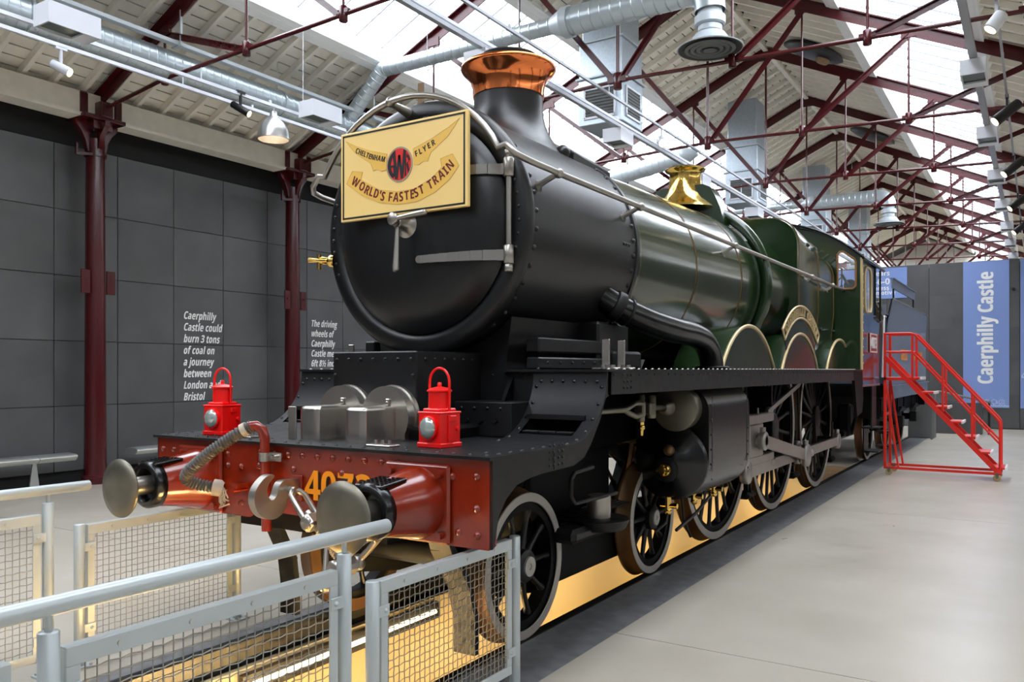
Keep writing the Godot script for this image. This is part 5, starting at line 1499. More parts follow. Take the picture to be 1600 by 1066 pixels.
		for k in 3:
			b = MB.new()
			var cz: float = ax[k]; var R := 1.125; var cy := 1.05
			var a_lo := asin((RUN - cy) / R)
			var face := []
			var tops := []
			for i in 33:
				var a := lerpf(a_lo, PI - a_lo, i / 32.0)
				var zz := cz + R * cos(a)
				if zz < -9.94: zz = -9.94; 
				face.append(Vector2(-zz, cy + R * sin(a)))
				tops.append([zz, cy + R * sin(a), a])
			if k == 2: face.append(Vector2(9.94, RUN))
			b.extrude(face, 0.012, Transform3D(Basis(V(0, 0, -1), V(0, 1, 0), V(1, 0, 0)), V(s * 1.10 - (0.012 if s > 0 else 0.0), 0, 0)))
			for i in 32:
				var t0: Array = tops[i]; var t1: Array = tops[i + 1]
				if t0[0] <= -9.93 and t1[0] <= -9.93: continue
				b.tri(V(s * 0.62, t0[1], t0[0]), V(s * 1.09, t0[1], t0[0]), V(s * 1.09, t1[1], t1[0]), V(0, sin(t0[2]), cos(t0[2])), V(0, sin(t0[2]), cos(t0[2])), V(0, sin(t1[2]), cos(t1[2])))
				b.tri(V(s * 0.62, t0[1], t0[0]), V(s * 1.09, t1[1], t1[0]), V(s * 0.62, t1[1], t1[0]), V(0, sin(t0[2]), cos(t0[2])), V(0, sin(t1[2]), cos(t1[2])), V(0, sin(t1[2]), cos(t1[2])))
			var sp := obj("splasher", b, MT.green, L)
			b = MB.new()
			var pts := []
			for t in tops:
				if t[0] > -9.935: pts.append(V(s * 1.10, t[1], t[0]))
			b.tube(pts, 0.019, 8); obj("splasher_beading", b, MT.brass_lining, sp)
			if k == 1:
				b = MB.new()
				var np := []
				for i in 25:
					var a := lerpf(0.90, PI - 0.90, i / 24.0); np.append(Vector2(-(cz + 1.46 * cos(a)), cy + 1.46 * sin(a)))
				for i in 25:
					var a := lerpf(PI - 0.90, 0.90, i / 24.0); np.append(Vector2(-(cz + 1.315 * cos(a)), cy + 1.315 * sin(a)))
				b.extrude(np, 0.015, Transform3D(Basis(V(0, 0, -1), V(0, 1, 0), V(1, 0, 0)), V(s * 1.11 - (0.015 if s > 0 else 0.0), 0, 0)))
				var pl := obj("name_plate", b, MT.cab_dark, sp)
				b = MB.new()
				var rim := []
				for p in np: rim.append(V(s * 1.115, p.y, -p.x))
				rim.append(rim[0]); rim.append(rim[1])
				b.tube(rim, 0.014, 6, false); obj("plate_rim", b, MT.brass_lining, pl)
				b = MB.new() # backing sheet that carries the plate on the splasher
				var bk := []
				for i in 21:
					var a := lerpf(0.92, PI - 0.92, i / 20.0); bk.append(Vector2(-(cz + 1.33 * cos(a)), cy + 1.33 * sin(a)))
				for i in 21:
					var a := lerpf(PI - 0.92, 0.92, i / 20.0); bk.append(Vector2(-(cz + 1.10 * cos(a)), cy + 1.10 * sin(a)))
				b.extrude(bk, 0.01, Transform3D(Basis(V(0, 0, -1), V(0, 1, 0), V(1, 0, 0)), V(s * 1.10 - 0.005, 0, 0))); obj("plate_backing", b, MT.green, pl)
				var word := "CAERPHILLY CASTLE"
				for i in word.length():
					if word[i] == " ": continue
					var a := lerpf(PI - 0.95, 0.95, (i + 0.5) / word.length()) if s < 0 else lerpf(0.95, PI - 0.95, (i + 0.5) / word.length())
					# outward radial direction, reading left to right when seen from outside
					var rd := V(0, sin(a), cos(a)); var tg := V(0, -cos(a), sin(a)) * -1.0
					if s > 0: tg = V(0, cos(a), -sin(a))
					else: tg = V(0, -cos(a), sin(a))
					var tm := text_mesh(word[i], 0.135, 0.016, true, true)
					inst("letter", tm, MT.brass_lining, Transform3D(Basis(tg, rd, V(s, 0, 0)), V(s * 1.118, cy, cz) + rd * 1.387), pl)

func loco_under(L: Node3D) -> void:
	var b := MB.new()
	# main frames and stretchers
	for s in [-1.0, 1.0]:
		b = MB.new()
		b.extrude([Vector2(0.04, 0.95), Vector2(0.04, 1.28), Vector2(1.0, 1.28), Vector2(1.30, 1.70), Vector2(10.9, 1.70), Vector2(10.9, 1.05), Vector2(9.9, 0.80), Vector2(8.9, 1.05), Vector2(7.7, 0.80), Vector2(6.5, 1.05), Vector2(5.6, 0.85), Vector2(4.4, 1.10), Vector2(3.8, 1.15), Vector2(2.0, 1.10), Vector2(1.0, 1.10), Vector2(0.7, 0.92)], 0.028, Transform3D(Basis(V(0, 0, -1), V(0, 1, 0), V(1, 0, 0)), V(s * 0.61 - 0.014, 0, 0)))
		obj("main_frame", b, MT.under_black, L)
		# guard iron
		b = MB.new()
		var pts := [V(s * 0.70, 1.0, -0.30), V(s * 0.70, 0.72, -0.42), V(s * 0.72, 0.48, -0.56), V(s * 0.735, 0.28, -0.60), V(s * 0.735, 0.10, -0.60)]
		for i in 4: b.bar(pts[i], pts[i + 1] + (pts[i + 1] - pts[i]).normalized() * 0.02, 0.15, 0.04, V(0, 0.3, 1))
		obj("guard_iron", b, MT.under_black, L)
	b = MB.new()
	b.box(V(0, 1.03, -0.28), V(1.18, 0.48, 0.42)); b.box(V(0, 1.40, -2.0), V(1.2, 0.5, 0.9)); b.box(V(0, 1.15, -6.0), V(1.2, 0.7, 0.05)); b.box(V(0, 1.30, -8.3), V(1.2, 0.7, 0.05)); b.box(V(0, 1.45, -5.5), V(1.2, 0.06, 8.5))
	obj("frame_stretcher", b, MT.under_black, L)
	b = MB.new() # ashpan and inside motion, dark mass between the frames
	b.extrude([Vector2(-0.55, 1.7), Vector2(0.55, 1.7), Vector2(0.55, 1.0), Vector2(0.42, 0.62), Vector2(-0.42, 0.62), Vector2(-0.55, 1.0)], -2.1, Transform3D(Basis.IDENTITY, V(0, 0, -7.75)))
	for x in [-0.3, 0.3]: b.cyl(V(x, 1.02, -1.4), V(x, 1.02, -2.7), 0.26, 16)
	obj("ashpan", b, MT.under_black, L)
	# axles
	for z in [[-1.2, 0.47], [-3.28, 0.47], [-5.0, 1.02], [-7.12, 1.02], [-9.48, 1.02]]:
		b = MB.new(); b.cyl(V(-0.64, z[1], z[0]), V(0.64, z[1], z[0]), 0.09, 14); obj("axle", b, MT.under_black, L)
	b = MB.new(); b.cbox(V(0, 0.82, -2.2), V(1.16, 0.62, 1.3), 0.03); b.cbox(V(0, 1.25, -1.0), V(1.1, 0.28, 0.9), 0.02); obj("bogie_centre", b, MT.under_black, L)
	# bogie
	for s in [-1.0, 1.0]:
		b = MB.new()
		b.extrude([Vector2(0.85, 0.32), Vector2(0.85, 0.60), Vector2(1.5, 0.64), Vector2(3.0, 0.64), Vector2(3.6, 0.60), Vector2(3.6, 0.32), Vector2(2.95, 0.20), Vector2(1.55, 0.20)], 0.05, Transform3D(Basis(V(0, 0, -1), V(0, 1, 0), V(1, 0, 0)), V(s * 0.60 - 0.025, 0, 0)))
		var bg := obj("bogie_frame", b, MT.under_black, L)
		b = MB.new() # side bearer: curved bracket, pad and dish
		b.tube([V(s * 0.95, 1.06, -1.80), V(s * 0.97, 1.055, -1.50), V(s * 0.97, 1.02, -1.455), V(s * 0.97, 0.90, -1.45), V(s * 0.97, 0.85, -1.50), V(s * 0.97, 0.84, -2.14)], 0.016, 8)
		b.cyl(V(s * 0.90, 0.60, -2.0), V(s * 0.90, 0.68, -2.0), 0.19, 20, 0.22, 0.01); b.cbox(V(s * 0.75, 0.60, -1.95), V(0.36, 0.10, 0.75), 0.03)
		obj("side_bearer", b, MT.frame_black, bg)
		b = MB.new(); b.cyl(V(s * 0.90, 0.68, -2.0), V(s * 0.90, 0.84, -2.0), 0.085, 20); obj("bearer_pad", b, MT.steel, bg)
		b = MB.new()
		for k in 6: b.box(V(s * 0.72, 0.66 + 0.018 * k, -2.24), V(0.09, 0.014, 1.15 - 0.16 * k))
		obj("leaf_spring", b, MT.under_black, bg)
	# outside cylinders, valve chests and motion
	for s in [-1.0, 1.0]:
		b = MB.new()
		var cy := 0.985; var cx := 1.015; var r := 0.315
		var wp := [Vector2(0.70, 1.60), Vector2(1.13, 1.60)]
		for i in 7:
			var a := lerpf(PI / 2, 0, i / 6.0); wp.append(Vector2(1.13 + 0.20 * cos(a), 1.40 + 0.20 * sin(a)))
		for i in 17:
			var a := lerpf(0, -PI * 0.85, i / 16.0); wp.append(Vector2(cx + r * cos(a), cy + r * sin(a)))
		wp.append(Vector2(0.70, 0.95))
		var p2 := []
		for p in wp: p2.append(Vector2(s * p.x, p.y))
		b.extrude(p2, -1.10, Transform3D(Basis.IDENTITY, V(0, 0, -3.10)))
		var cyln := obj("cylinder", b, MT.gloss_black, L)
		b = MB.new()
		for z in [-3.16, -4.14]:
			for k in 6: b.rivet(V(s * 1.331, 1.45 - 0.12 * k, z), V(s, 0, 0), 0.011)
		for k in 2: b.box(V(s * 1.3305, 1.22, -3.18 - 0.94 * k), V(0.004, 0.62, 0.004))
		obj("cover_screws", b, MT.frame_black, cyln, "stuff")
		b = MB.new()
		b.lathe([Vector2(0.305, 0), Vector2(0.315, 0.01), Vector2(0.315, 0.03), Vector2(0.29, 0.05), Vector2(0.17, 0.07), Vector2(0.15, 0.10), Vector2(0, 0.11)], zax(-3.10, cy, s * cx), 40, 0.0, TAU, 0.6); obj("cylinder_cover", b, MT.gloss_black, cyln)
		b = MB.new()
		b.lathe([Vector2(0.10, 0), Vector2(0.10, 0.03), Vector2(0.075, 0.045), Vector2(0.06, 0.045)], zax(-2.99, cy - 0.06, s * cx), 20); obj("valve_seat", b, MT.frame_black, cyln)
		b = MB.new(); b.ball(V(s * (cx + 0.03), cy + 0.10, -2.965), 0.045, 12); obj("cover_knob", b, MT.tread_brown, cyln)
		b = MB.new()
		b.lathe([Vector2(0.06, 0), Vector2(0.058, 0.03), Vector2(0.045, 0.06), Vector2(0.03, 0.062), Vector2(0.028, 0.09), Vector2(0, 0.09)], zax(-2.97, cy - 0.06, s * cx), 18); b.box(V(s * cx, cy - 0.06, -2.91), V(0.10, 0.022, 0.05)); b.box(V(s * cx, cy - 0.06, -2.91), V(0.022, 0.10, 0.05)); obj("relief_valve", b, MT.brass, cyln)
		# valve chest front cover and rocker rod
		b = MB.new()
		b.lathe([Vector2(0.175, -0.2), Vector2(0.175, -0.05), Vector2(0.185, -0.045), Vector2(0.185, -0.01), Vector2(0.17, 0.0), Vector2(0, 0.0)], zax(-2.94, 1.425, s * 1.10), 36); obj("valve_chest_cover", b, MT.worn_steel, cyln)
		b = MB.new()
		b.cyl(V(s * 1.04, 1.43, -2.94), V(s * 1.04, 1.44, -2.60), 0.022, 12); b.lathe([Vector2(0.07, 0), Vector2(0.06, 0.05), Vector2(0.03, 0.08)], zax(-2.94, 1.43, s * 1.04), 16)
		b.cyl(V(s * 1.04, 1.36, -2.62), V(s * 1.04, 1.54, -2.62), 0.035, 12, -1.0, 0.008); b.cyl(V(s * 1.04, 1.34, -2.42), V(s * 1.04, 1.55, -2.42), 0.03, 12, -1.0, 0.008)
		b.cbox(V(s * 1.04, 1.44, -2.55), V(0.09, 0.09, 0.10), 0.01); b.cbox(V(s * 1.04, 1.44, -2.40), V(0.08, 0.12, 0.05), 0.01)
		b.tube([V(s * 1.06, 1.48, -2.40), V(s * 1.06, 1.49, -2.28), V(s * 1.05, 1.46, -2.18), V(s * 1.04, 1.445, -2.12)], 0.02, 10); b.tube([V(s * 1.06, 1.40, -2.40), V(s * 1.06, 1.39, -2.28), V(s * 1.05, 1.42, -2.18), V(s * 1.04, 1.445, -2.12)], 0.02, 10)
		b.cyl(V(s * 1.04, 1.445, -2.14), V(s * 0.98, 1.45, -1.45), 0.022, 12)
		obj("valve_rod", b, MT.worn_steel, cyln)
		b = MB.new(); b.cyl(V(s * 1.04, 1.34, -2.43), V(s * 1.04, 1.24, -2.43), 0.022, 10, 0.012); b.ball(V(s * 1.04, 1.30, -2.43), 0.028, 10); obj("oil_cup", b, MT.brass, cyln)
		# drain cocks and their gear
		for z in [-3.02, -3.62, -4.15]:
			b = MB.new(); b.cyl(V(s * cx, 0.70, z), V(s * cx, 0.60, z), 0.028, 10); b.cyl(V(s * (cx - 0.06), 0.63, z), V(s * (cx + 0.08), 0.63, z), 0.022, 10); b.ball(V(s * cx, 0.585, z), 0.032, 10); obj("drain_cock", b, MT.brass, cyln)
		b = MB.new(); b.tube([V(s * cx, 0.58, -3.02), V(s * cx, 0.50, -2.98), V(s * 0.98, 0.44, -2.85)], 0.012, 8); b.tube([V(s * (cx + 0.05), 0.60, -3.9), V(s * (cx + 0.06), 0.50, -3.5), V(s * (cx + 0.04), 0.42, -3.1)], 0.014, 8); obj("drain_pipe", b, MT.frame_black, cyln)
		# slide bars, motion bracket
		b = MB.new()
		b.cbox(V(s * 1.05, 1.22, -5.05), V(0.09, 0.10, 1.75), 0.01); b.cbox(V(s * 1.05, 0.79, -5.05), V(0.09, 0.09, 1.75), 0.01)
		var sb := obj("slide_bars", b, MT.motion_steel, L)
		b = MB.new(); b.bar(V(s * 1.05, 1.30, -5.92), V(s * 1.05, 0.72, -5.92), 0.05, 0.04, V(0, 0, 1)); b.bar(V(s * 1.05, 1.27, -5.80), V(s * 1.16, 1.56, -6.75), 0.035, 0.05); b.cyl(V(s * 1.05, 1.27, -5.9), V(s * 1.05, 1.32, -5.9), 0.045, 12); b.cyl(V(s * 1.05, 0.70, -5.9), V(s * 1.05, 0.75, -5.9), 0.07, 12)
		b.bar(V(s * 1.16, 1.56, -6.75), V(s * 1.16, 1.60, -6.85), 0.03, 0.04); obj("motion_bracket", b, MT.motion_steel, sb)
		b = MB.new(); b.box(V(s * 0.90, 1.10, -5.92), V(0.35, 0.9, 0.05)); b.box(V(s * 0.80, 1.45, -5.2), V(0.05, 0.10, 1.8)); obj("motion_plate", b, MT.under_black, sb)
		b = MB.new(); b.cyl(V(s * 1.03, 1.0, -4.2), V(s * 1.03, 1.0, -5.0), 0.04, 14); b.cyl(V(s * 1.03, 1.0, -4.2), V(s * 1.03, 1.0, -4.28), 0.09, 16, 0.06); obj("piston_rod", b, MT.bright_steel, L)
		b = MB.new(); b.cbox(V(s * 1.05, 1.0, -5.25), V(0.10, 0.36, 0.50), 0.02); b.cyl(V(s * 0.98, 1.0, -5.25), V(s * 1.20, 1.0, -5.25), 0.06, 16, -1.0, 0.01)
		for dz in [-0.2, 0.2]: b.cyl(V(s * 1.05, 1.12, -5.25 + dz), V(s * 1.05, 1.33, -5.25 + dz), 0.012, 6)
		obj("crosshead", b, MT.motion_steel, L)
		# rods: cranks hang straight down
		b = MB.new()
		b.bar(V(s * 1.16, 1.0, -5.25), V(s * 1.16, 0.69, -7.12), 0.045, 0.13)
		for e in [[-5.25, 1.0, 0.10], [-7.12, 0.69, 0.14]]: b.cyl(V(s * 1.125, e[1], e[0]), V(s * 1.20, e[1], e[0]), e[2], 20, -1.0, 0.012)
		b.cyl(V(s * 1.16, 1.09, -5.25), V(s * 1.16, 1.14, -5.25), 0.03, 10); b.cyl(V(s * 1.16, 0.82, -7.10), V(s * 1.16, 0.87, -7.10), 0.035, 10)
		obj("connecting_rod", b, MT.motion_steel, L)
		b = MB.new()
		for e in [[-5.0, -7.12], [-7.12, -9.48]]: b.bar(V(s * 1.06, 0.69, e[0]), V(s * 1.06, 0.69, e[1]), 0.05, 0.12)
		for z in [-5.0, -7.12, -9.48]:
			b.cyl(V(s * 1.02, 0.69, z), V(s * 1.10, 0.69, z), 0.115, 20, -1.0, 0.012); b.cyl(V(s * 1.06, 0.79, z), V(s * 1.06, 0.86, z), 0.035, 10, -1.0, 0.006)
		b.cyl(V(s * 1.02, 0.69, -7.45), V(s * 1.13, 0.69, -7.45), 0.10, 20, -1.0, 0.015); b.ball(V(s * 1.14, 0.69, -7.45), 0.05, 12)
		obj("coupling_rod", b, MT.motion_steel, L)
		# brake gear and sand pipes
		for z in [-5.0, -7.12, -9.48]:
			b = MB.new()
			b.bar(V(s * 0.72, 1.25, z - 1.20), V(s * 0.74, 0.55, z - 1.13), 0.05, 0.07, V(0, 0, 1)); b.bar(V(s * 0.74, 0.90, z - 1.09), V(s * 0.74, 0.45, z - 0.98), 0.10, 0.09, V(0, 0, 1)); b.cbox(V(s * 0.72, 0.30, z - 1.12), V(0.16, 0.08, 0.30), 0.03); b.bar(V(s * 0.72, 0.55, z - 1.14), V(s * 0.72, 0.26, z - 1.14), 0.05, 0.05, V(0, 0, 1))
			obj("brake_hanger", b, MT.under_black, L)
			b = MB.new(); b.tube([V(s * 0.80, 1.55, z + 1.25), V(s * 0.80, 0.9, z + 1.18), V(s * 0.78, 0.35, z + 1.02), V(s * 0.77, 0.15, z + 0.80)], 0.014, 8); obj("sand_pipe", b, MT.frame_black, L)
		b = MB.new(); b.tube([V(s * 1.18, 1.60, -10.2), V(s * 1.18, 1.0, -10.3), V(s * 1.1, 0.75, -10.4), V(s * 0.9, 0.70, -10.5)], 0.03, 10); b.cbox(V(s * 1.0, 0.95, -10.45), V(0.20, 0.5, 0.3), 0.04); b.cyl(V(s * 1.0, 0.75, -10.1), V(s * 1.0, 0.75, -10.9), 0.05, 12); obj("injector", b, MT.under_black, L)

func wheel(L: Node3D, called: String, s: float, z: float, r: float, spokes: int, hub: float, driver: bool) -> void:
	var c := V(0, r, z)
	var xo := 0.78
	var ax := MB.along(c, c + V(s, 0, 0))
	var b := MB.new()
	var rim := r - (0.075 if driver else 0.062)
	# rim and hub casting in black
	b.lathe([Vector2(rim - 0.055, 0.66), Vector2(rim + 0.002, 0.66), Vector2(rim + 0.002, xo - 0.02), Vector2(rim - 0.055, xo - 0.02), Vector2(rim - 0.055, 0.66)], ax, 56)
	var w := obj(called, b, MT.under_black, L)
	b = MB.new()
	b.lathe([Vector2(0, 0.64), Vector2(hub, 0.64), Vector2(hub, xo + 0.005), Vector2(hub * 0.82, xo + 0.02), Vector2(0, xo + 0.02)], ax, 28, 0.0, TAU, 0.7); obj("hub", b, MT.frame_black, w)
	if not driver:
		b = MB.new(); b.lathe([Vector2(hub * 0.62, xo + 0.02), Vector2(hub * 0.60, xo + 0.032), Vector2(hub * 0.2, xo + 0.032), Vector2(hub * 0.16, xo + 0.024), Vector2(0, xo + 0.024)], ax, 24); obj("axle_end", b, MT.tyre_steel, w)
	# tyre: pale outer face, brown tread and flange
	b = MB.new()
	b.lathe([Vector2(rim, xo - 0.006), Vector2(rim + 0.004, xo), Vector2(r - 0.006, xo), Vector2(r - 0.002, xo - 0.005)], ax, 72); obj("tyre_face", b, MT.tyre_steel, w)
	b = MB.new()
	b.lathe([Vector2(rim, 0.64), Vector2(r + 0.022, 0.64), Vector2(r + 0.028, 0.652), Vector2(r + 0.022, 0.668), Vector2(r + 0.004, 0.685), Vector2(r - 0.001, xo - 0.004), Vector2(rim, xo - 0.006)], ax, 72, 0.0, TAU, 0.6); obj("tyre_tread", b, MT.tread_brown, w)
	# spokes
	var sb := MB.new()
	var L0 := hub * 0.9; var L1 := rim - 0.045
	var secs := []
	for q in [[L0, 0.042, 0.030], [lerpf(L0, L1, 0.4), 0.030, 0.022], [L1 - 0.06, 0.028, 0.020], [L1, 0.045, 0.030]]:
		var ring := []
		for j in 8:
			var a := TAU * j / 8
			ring.append(V(q[2] * cos(a), q[0], q[1] * (1.0 if driver else 0.8) * sin(a) * 0.8))
		secs.append(ring)
	sb.loft(secs, true, false, false)
	var me := sb.mesh()
	for k in spokes:
		var bs := Basis(V(1, 0, 0), TAU * (k + 0.5) / spokes)
		inst("spoke", me, MT.frame_black, Transform3D(bs, V(s * 0.72, c.y, c.z)), w)
	if driver:
		# crank boss below the axle, pin, balance weight above
		b = MB.new()
		b.extrude([Vector2(-0.17, 0.05), Vector2(-0.13, -0.36), Vector2(-0.08, -0.45), Vector2(0.08, -0.45), Vector2(0.13, -0.36), Vector2(0.17, 0.05)], 0.09, Transform3D(Basis(V(0, 0, -1), V(0, 1, 0), V(1, 0, 0)), V(s * 0.75 - 0.045, c.y, c.z)))
		b.cyl(V(s * 0.75, c.y - 0.33, c.z), V(s * 1.04, c.y - 0.33, c.z), 0.06, 16); obj("crank", b, MT.frame_black, w)
		b = MB.new()
		var arc := []
		for i in 13:
			var a := lerpf(PI / 2 - 0.62, PI / 2 + 0.62, i / 12.0); arc.append(Vector2((rim - 0.02) * cos(a), (rim - 0.02) * sin(a)))
		for i in 9:
			var a := lerpf(0.5, -0.5, i / 8.0); arc.append(Vector2(-0.6 * (rim - 0.02) * sin(-a) * -1.0 * 0.9 * -1.0, (rim - 0.02) * (0.70 - 0.05 * cos(a * 3.0))))
		b.extrude(Geometry2D.convex_hull(PackedVector2Array(arc)), 0.10, Transform3D(Basis(V(0, 0, -1), V(0, 1, 0), V(1, 0, 0)), V(s * 0.725 - 0.05, c.y, c.z))); obj("balance_weight", b, MT.frame_black, w)

func loco_wheels(L: Node3D) -> void:
	for s in [-1.0, 1.0]:
		for z in [-1.2, -3.28]: wheel(L, "bogie_wheel", s, z, 0.472, 10, 0.105, false)
		for z in [-5.0, -7.12, -9.48]: wheel(L, "driving_wheel", s, z, 1.022, 20, 0.17, true)

func build_tender() -> void:
	var T := thing("tender", "slate blue tender with coal rails coupled behind the cab", "tender")
	var b := MB.new()
	var w := 1.24
	# tank sides with flared tops, raked front edge
	for s in [-1.0, 1.0]:
		b = MB.new()
		var prof := [Vector2(1.46, 0.0), Vector2(2.42, 0.0), Vector2(2.60, 0.004), Vector2(2.72, 0.012), Vector2(3.06, 0.03)]
		var f0 := [-12.75, -12.95, -13.05, -13.15, -13.50]
		for i in prof.size() - 1:
			var p: Vector2 = prof[i]; var q: Vector2 = prof[i + 1]
			b.quad(V(s * (w + p.y), p.x, f0[i]), V(s * (w + p.y), p.x, -19.2), V(s * (w + q.y), q.x, -19.2), V(s * (w + q.y), q.x, f0[i + 1]), V(0, 2, -16))
			b.quad(V(s * (w + p.y - 0.03), p.x, f0[i]), V(s * (w + p.y - 0.03), p.x, -19.2), V(s * (w + q.y - 0.03), q.x, -19.2), V(s * (w + q.y - 0.03), q.x, f0[i + 1]), V(s * 5, 2, -16))
		b.quad(V(s * (w + 0.03), 3.06, -13.5), V(s * (w + 0.03), 3.06, -19.2), V(s * w, 3.06, -19.2), V(s * w, 3.06, -13.5), V(0, 0, -16))
		obj("tank_side", b, MT.tender_blue, T)
		b = MB.new(); b.cyl(V(s * (w + 0.03), 3.065, -13.5), V(s * (w + 0.03), 3.065, -19.2), 0.016, 8); obj("top_beading", b, MT.steel, T)
		b = MB.new(); b.bar(V(s * 1.27, 1.44, -12.7), V(s * 1.27, 1.44, -19.35), 0.05, 0.025); obj("sole_edge", b, MT.tender_blue, T)
		b = MB.new(); b.box(V(s * 1.255, 1.31, -16.0), V(0.02, 0.24, 6.6)); obj("frame_top", b, MT.tender_blue, T)
		# fire-iron rack: long plate on posts
		b = MB.new(); b.box(V(s * 1.05, 3.50, -16.8), V(0.03, 0.20, 3.6)); b.box(V(s * 1.05, 3.60, -16.8), V(0.08, 0.02, 3.6)); 
		var fr := obj("fire_iron_rack", b, MT.tender_blue, T)
		b = MB.new()
		for z in [-15.2, -18.4]: b.cyl(V(s * 1.05, 3.0, z), V(s * 1.05, 3.42, z), 0.018, 8)
		obj("rack_post", b, MT.frame_black, fr)
		b = MB.new() # outside frame with axle boxes and springs
		b.extrude([Vector2(12.8, 1.20), Vector2(19.3, 1.20), Vector2(19.3, 0.75), Vector2(18.7, 0.60), Vector2(18.2, 0.85), Vector2(16.8, 0.85), Vector2(16.4, 0.60), Vector2(15.7, 0.60), Vector2(15.3, 0.85), Vector2(14.6, 0.85), Vector2(14.2, 0.60), Vector2(13.5, 0.60), Vector2(13.1, 0.80), Vector2(12.8, 0.85)], 0.025, Transform3D(Basis(V(0, 0, -1), V(0, 1, 0), V(1, 0, 0)), V(s * 1.0 - 0.0125, 0, 0))); obj("outside_frame", b, MT.under_black, T)
		for z in [-13.85, -16.05, -18.35]:
			b = MB.new(); b.cbox(V(s * 1.06, 0.63, z), V(0.16, 0.24, 0.22), 0.02)
			for k in 6: b.box(V(s * 1.08, 0.86 + 0.016 * k, z), V(0.09, 0.013, 1.1 - 0.15 * k))
			for e in [-0.5, 0.5]: b.bar(V(s * 1.08, 0.86, z + e), V(s * 1.08, 1.19, z + e * 0.96), 0.03, 0.04, V(0, 0, 1))
			obj("axle_box", b, MT.frame_black, T)
			wheel(T, "tender_wheel", s, z, 0.63, 12, 0.13, false)
		text("tender_word", "GREAT", 0.30, 0.004, MT.number_orange, Transform3D(Basis(V(0, 0, -s), V(0, 1, 0), V(s, 0, 0)), V(s * (w + 0.003), 1.93, -15.3 if s > 0 else -17.2)), T, false, true, true)
		text("tender_word", "WESTERN", 0.30, 0.004, MT.number_orange, Transform3D(Basis(V(0, 0, -s), V(0, 1, 0), V(s, 0, 0)), V(s * (w + 0.003), 1.93, -17.6 if s > 0 else -14.6)), T, false, true, true)
		b = MB.new(); b.tube([V(s * 1.22, 1.6, -12.62), V(s * 1.24, 2.3, -12.62), V(s * 1.24, 2.62, -12.66), V(s * 1.22, 2.70, -12.80), V(s * 1.22, 2.70, -13.0)], 0.016, 8); obj("grab_rail", b, MT.tread_white, T)
		b = MB.new(); b.box(V(s * 1.22, 0.95, -12.95), V(0.02, 0.6, 0.36)); b.cbox(V(s * 1.2, 0.62, -12.95), V(0.24, 0.025, 0.4), 0.005); b.cbox(V(s * 1.2, 0.36, -12.95), V(0.24, 0.025, 0.4), 0.005); obj("tender_step", b, MT.frame_black, T)
	b = MB.new(); b.box(V(0, 2.2, -19.19), V(2 * w, 1.5, 0.03)); b.box(V(0, 2.2, -12.95), V(2 * w - 0.02, 1.45, 0.03)); b.box(V(0, 2.75, -16.0), V(2 * w, 0.03, 6.3)); obj("tank_ends", b, MT.tender_blue, T)
	b = MB.new(); b.box(V(0, 1.35, -16.05), V(2.46, 0.2, 6.6)); b.box(V(0, 1.1, -12.78), V(2.3, 0.5, 0.06)); b.box(V(0, 1.1, -19.3), V(2.4, 0.45, 0.06)); obj("underframe", b, MT.under_black, T)
	for z in [-13.85, -16.05, -18.35]:
		b = MB.new(); b.cyl(V(-1.0, 0.63, z), V(1.0, 0.63, z), 0.075, 12); obj("axle", b, MT.under_black, T)
	b = MB.new() # coal
	var rg := RandomNumberGenerator.new(); rg.seed = 11
	for k in 260:
		var p := V(rg.randf_range(-0.95, 0.95), 2.80 + rg.randf() * 0.16, rg.randf_range(-18.3, -13.3))
		var e := rg.randf_range(0.06, 0.15)
		b.box(p, V(e, e * 0.8, e * 1.2), Basis.from_euler(V(rg.randf() * 3.0, rg.randf() * 3.0, rg.randf() * 3.0)))
	obj("coal_heap", b, MT.coal, T, "stuff")
	b = MB.new() # brake wheels and pipes at the tender front, seen beyond the cab
	for c in [V(0.95, 2.72, -12.80), V(0.7, 2.9, -12.80), V(1.10, 2.92, -12.60), V(1.12, 2.66, -12.62)]: b.lathe([Vector2(0.11, -0.012), Vector2(0.125, 0), Vector2(0.11, 0.012), Vector2(0.098, 0), Vector2(0.11, -0.012)], zax(c.z, c.y, c.x), 18)
	for k in 9: b.tube([V(0.5 + 0.07 * k, 2.0, -12.9), V(0.5 + 0.07 * k, 2.6 + 0.05 * (k % 4), -12.85), V(0.58 + 0.07 * k, 2.85 + 0.06 * (k % 3), -12.75), V(0.66 + 0.05 * k, 2.8, -12.7)], 0.014, 6)
	for k in 8: b.tube([V(0.98 + 0.03 * k, 2.30, -12.9), V(1.0 + 0.025 * k, 2.62 + 0.04 * (k % 3), -12.75), V(1.03 + 0.02 * k, 2.84 + 0.05 * (k % 4), -12.58), V(1.09 + 0.018 * k, 2.93 - 0.05 * (k % 3), -12.50), V(1.12 + 0.015 * k, 2.78, -12.52)], 0.012, 6)
	obj("front_fittings", b, MT.worn_steel, T)
	b = MB.new() # display base and counter behind the tender
	b.cbox(V(1.05, 0.57, -20.2), V(0.60, 1.14, 0.5), 0.01); b.cbox(V(1.33, 0.60, -19.6), V(0.05, 1.2, 0.05), 0.006)
	tag(obj("display_plinth", b, MT.louvre), "grey metal plinth standing behind the tender's rear", "plinth")
	var ct := thing("display_counter", "dark display counter with sloping top before the end wall", "counter", V(2.0, 0, -22.2))
	b = MB.new(); b.cbox(V(-0.25, 0.42, 0), V(1.1, 0.84, 0.5), 0.01); obj("body", b, MT.wall_panel_0, ct)
	b = MB.new(); b.cbox(V(-0.12, 1.0, 0.05), V(1.3, 0.04, 0.5), 0.006, Basis(V(0, 0, 1), -0.22)); obj("sloping_top", b, MT.louvre, ct)
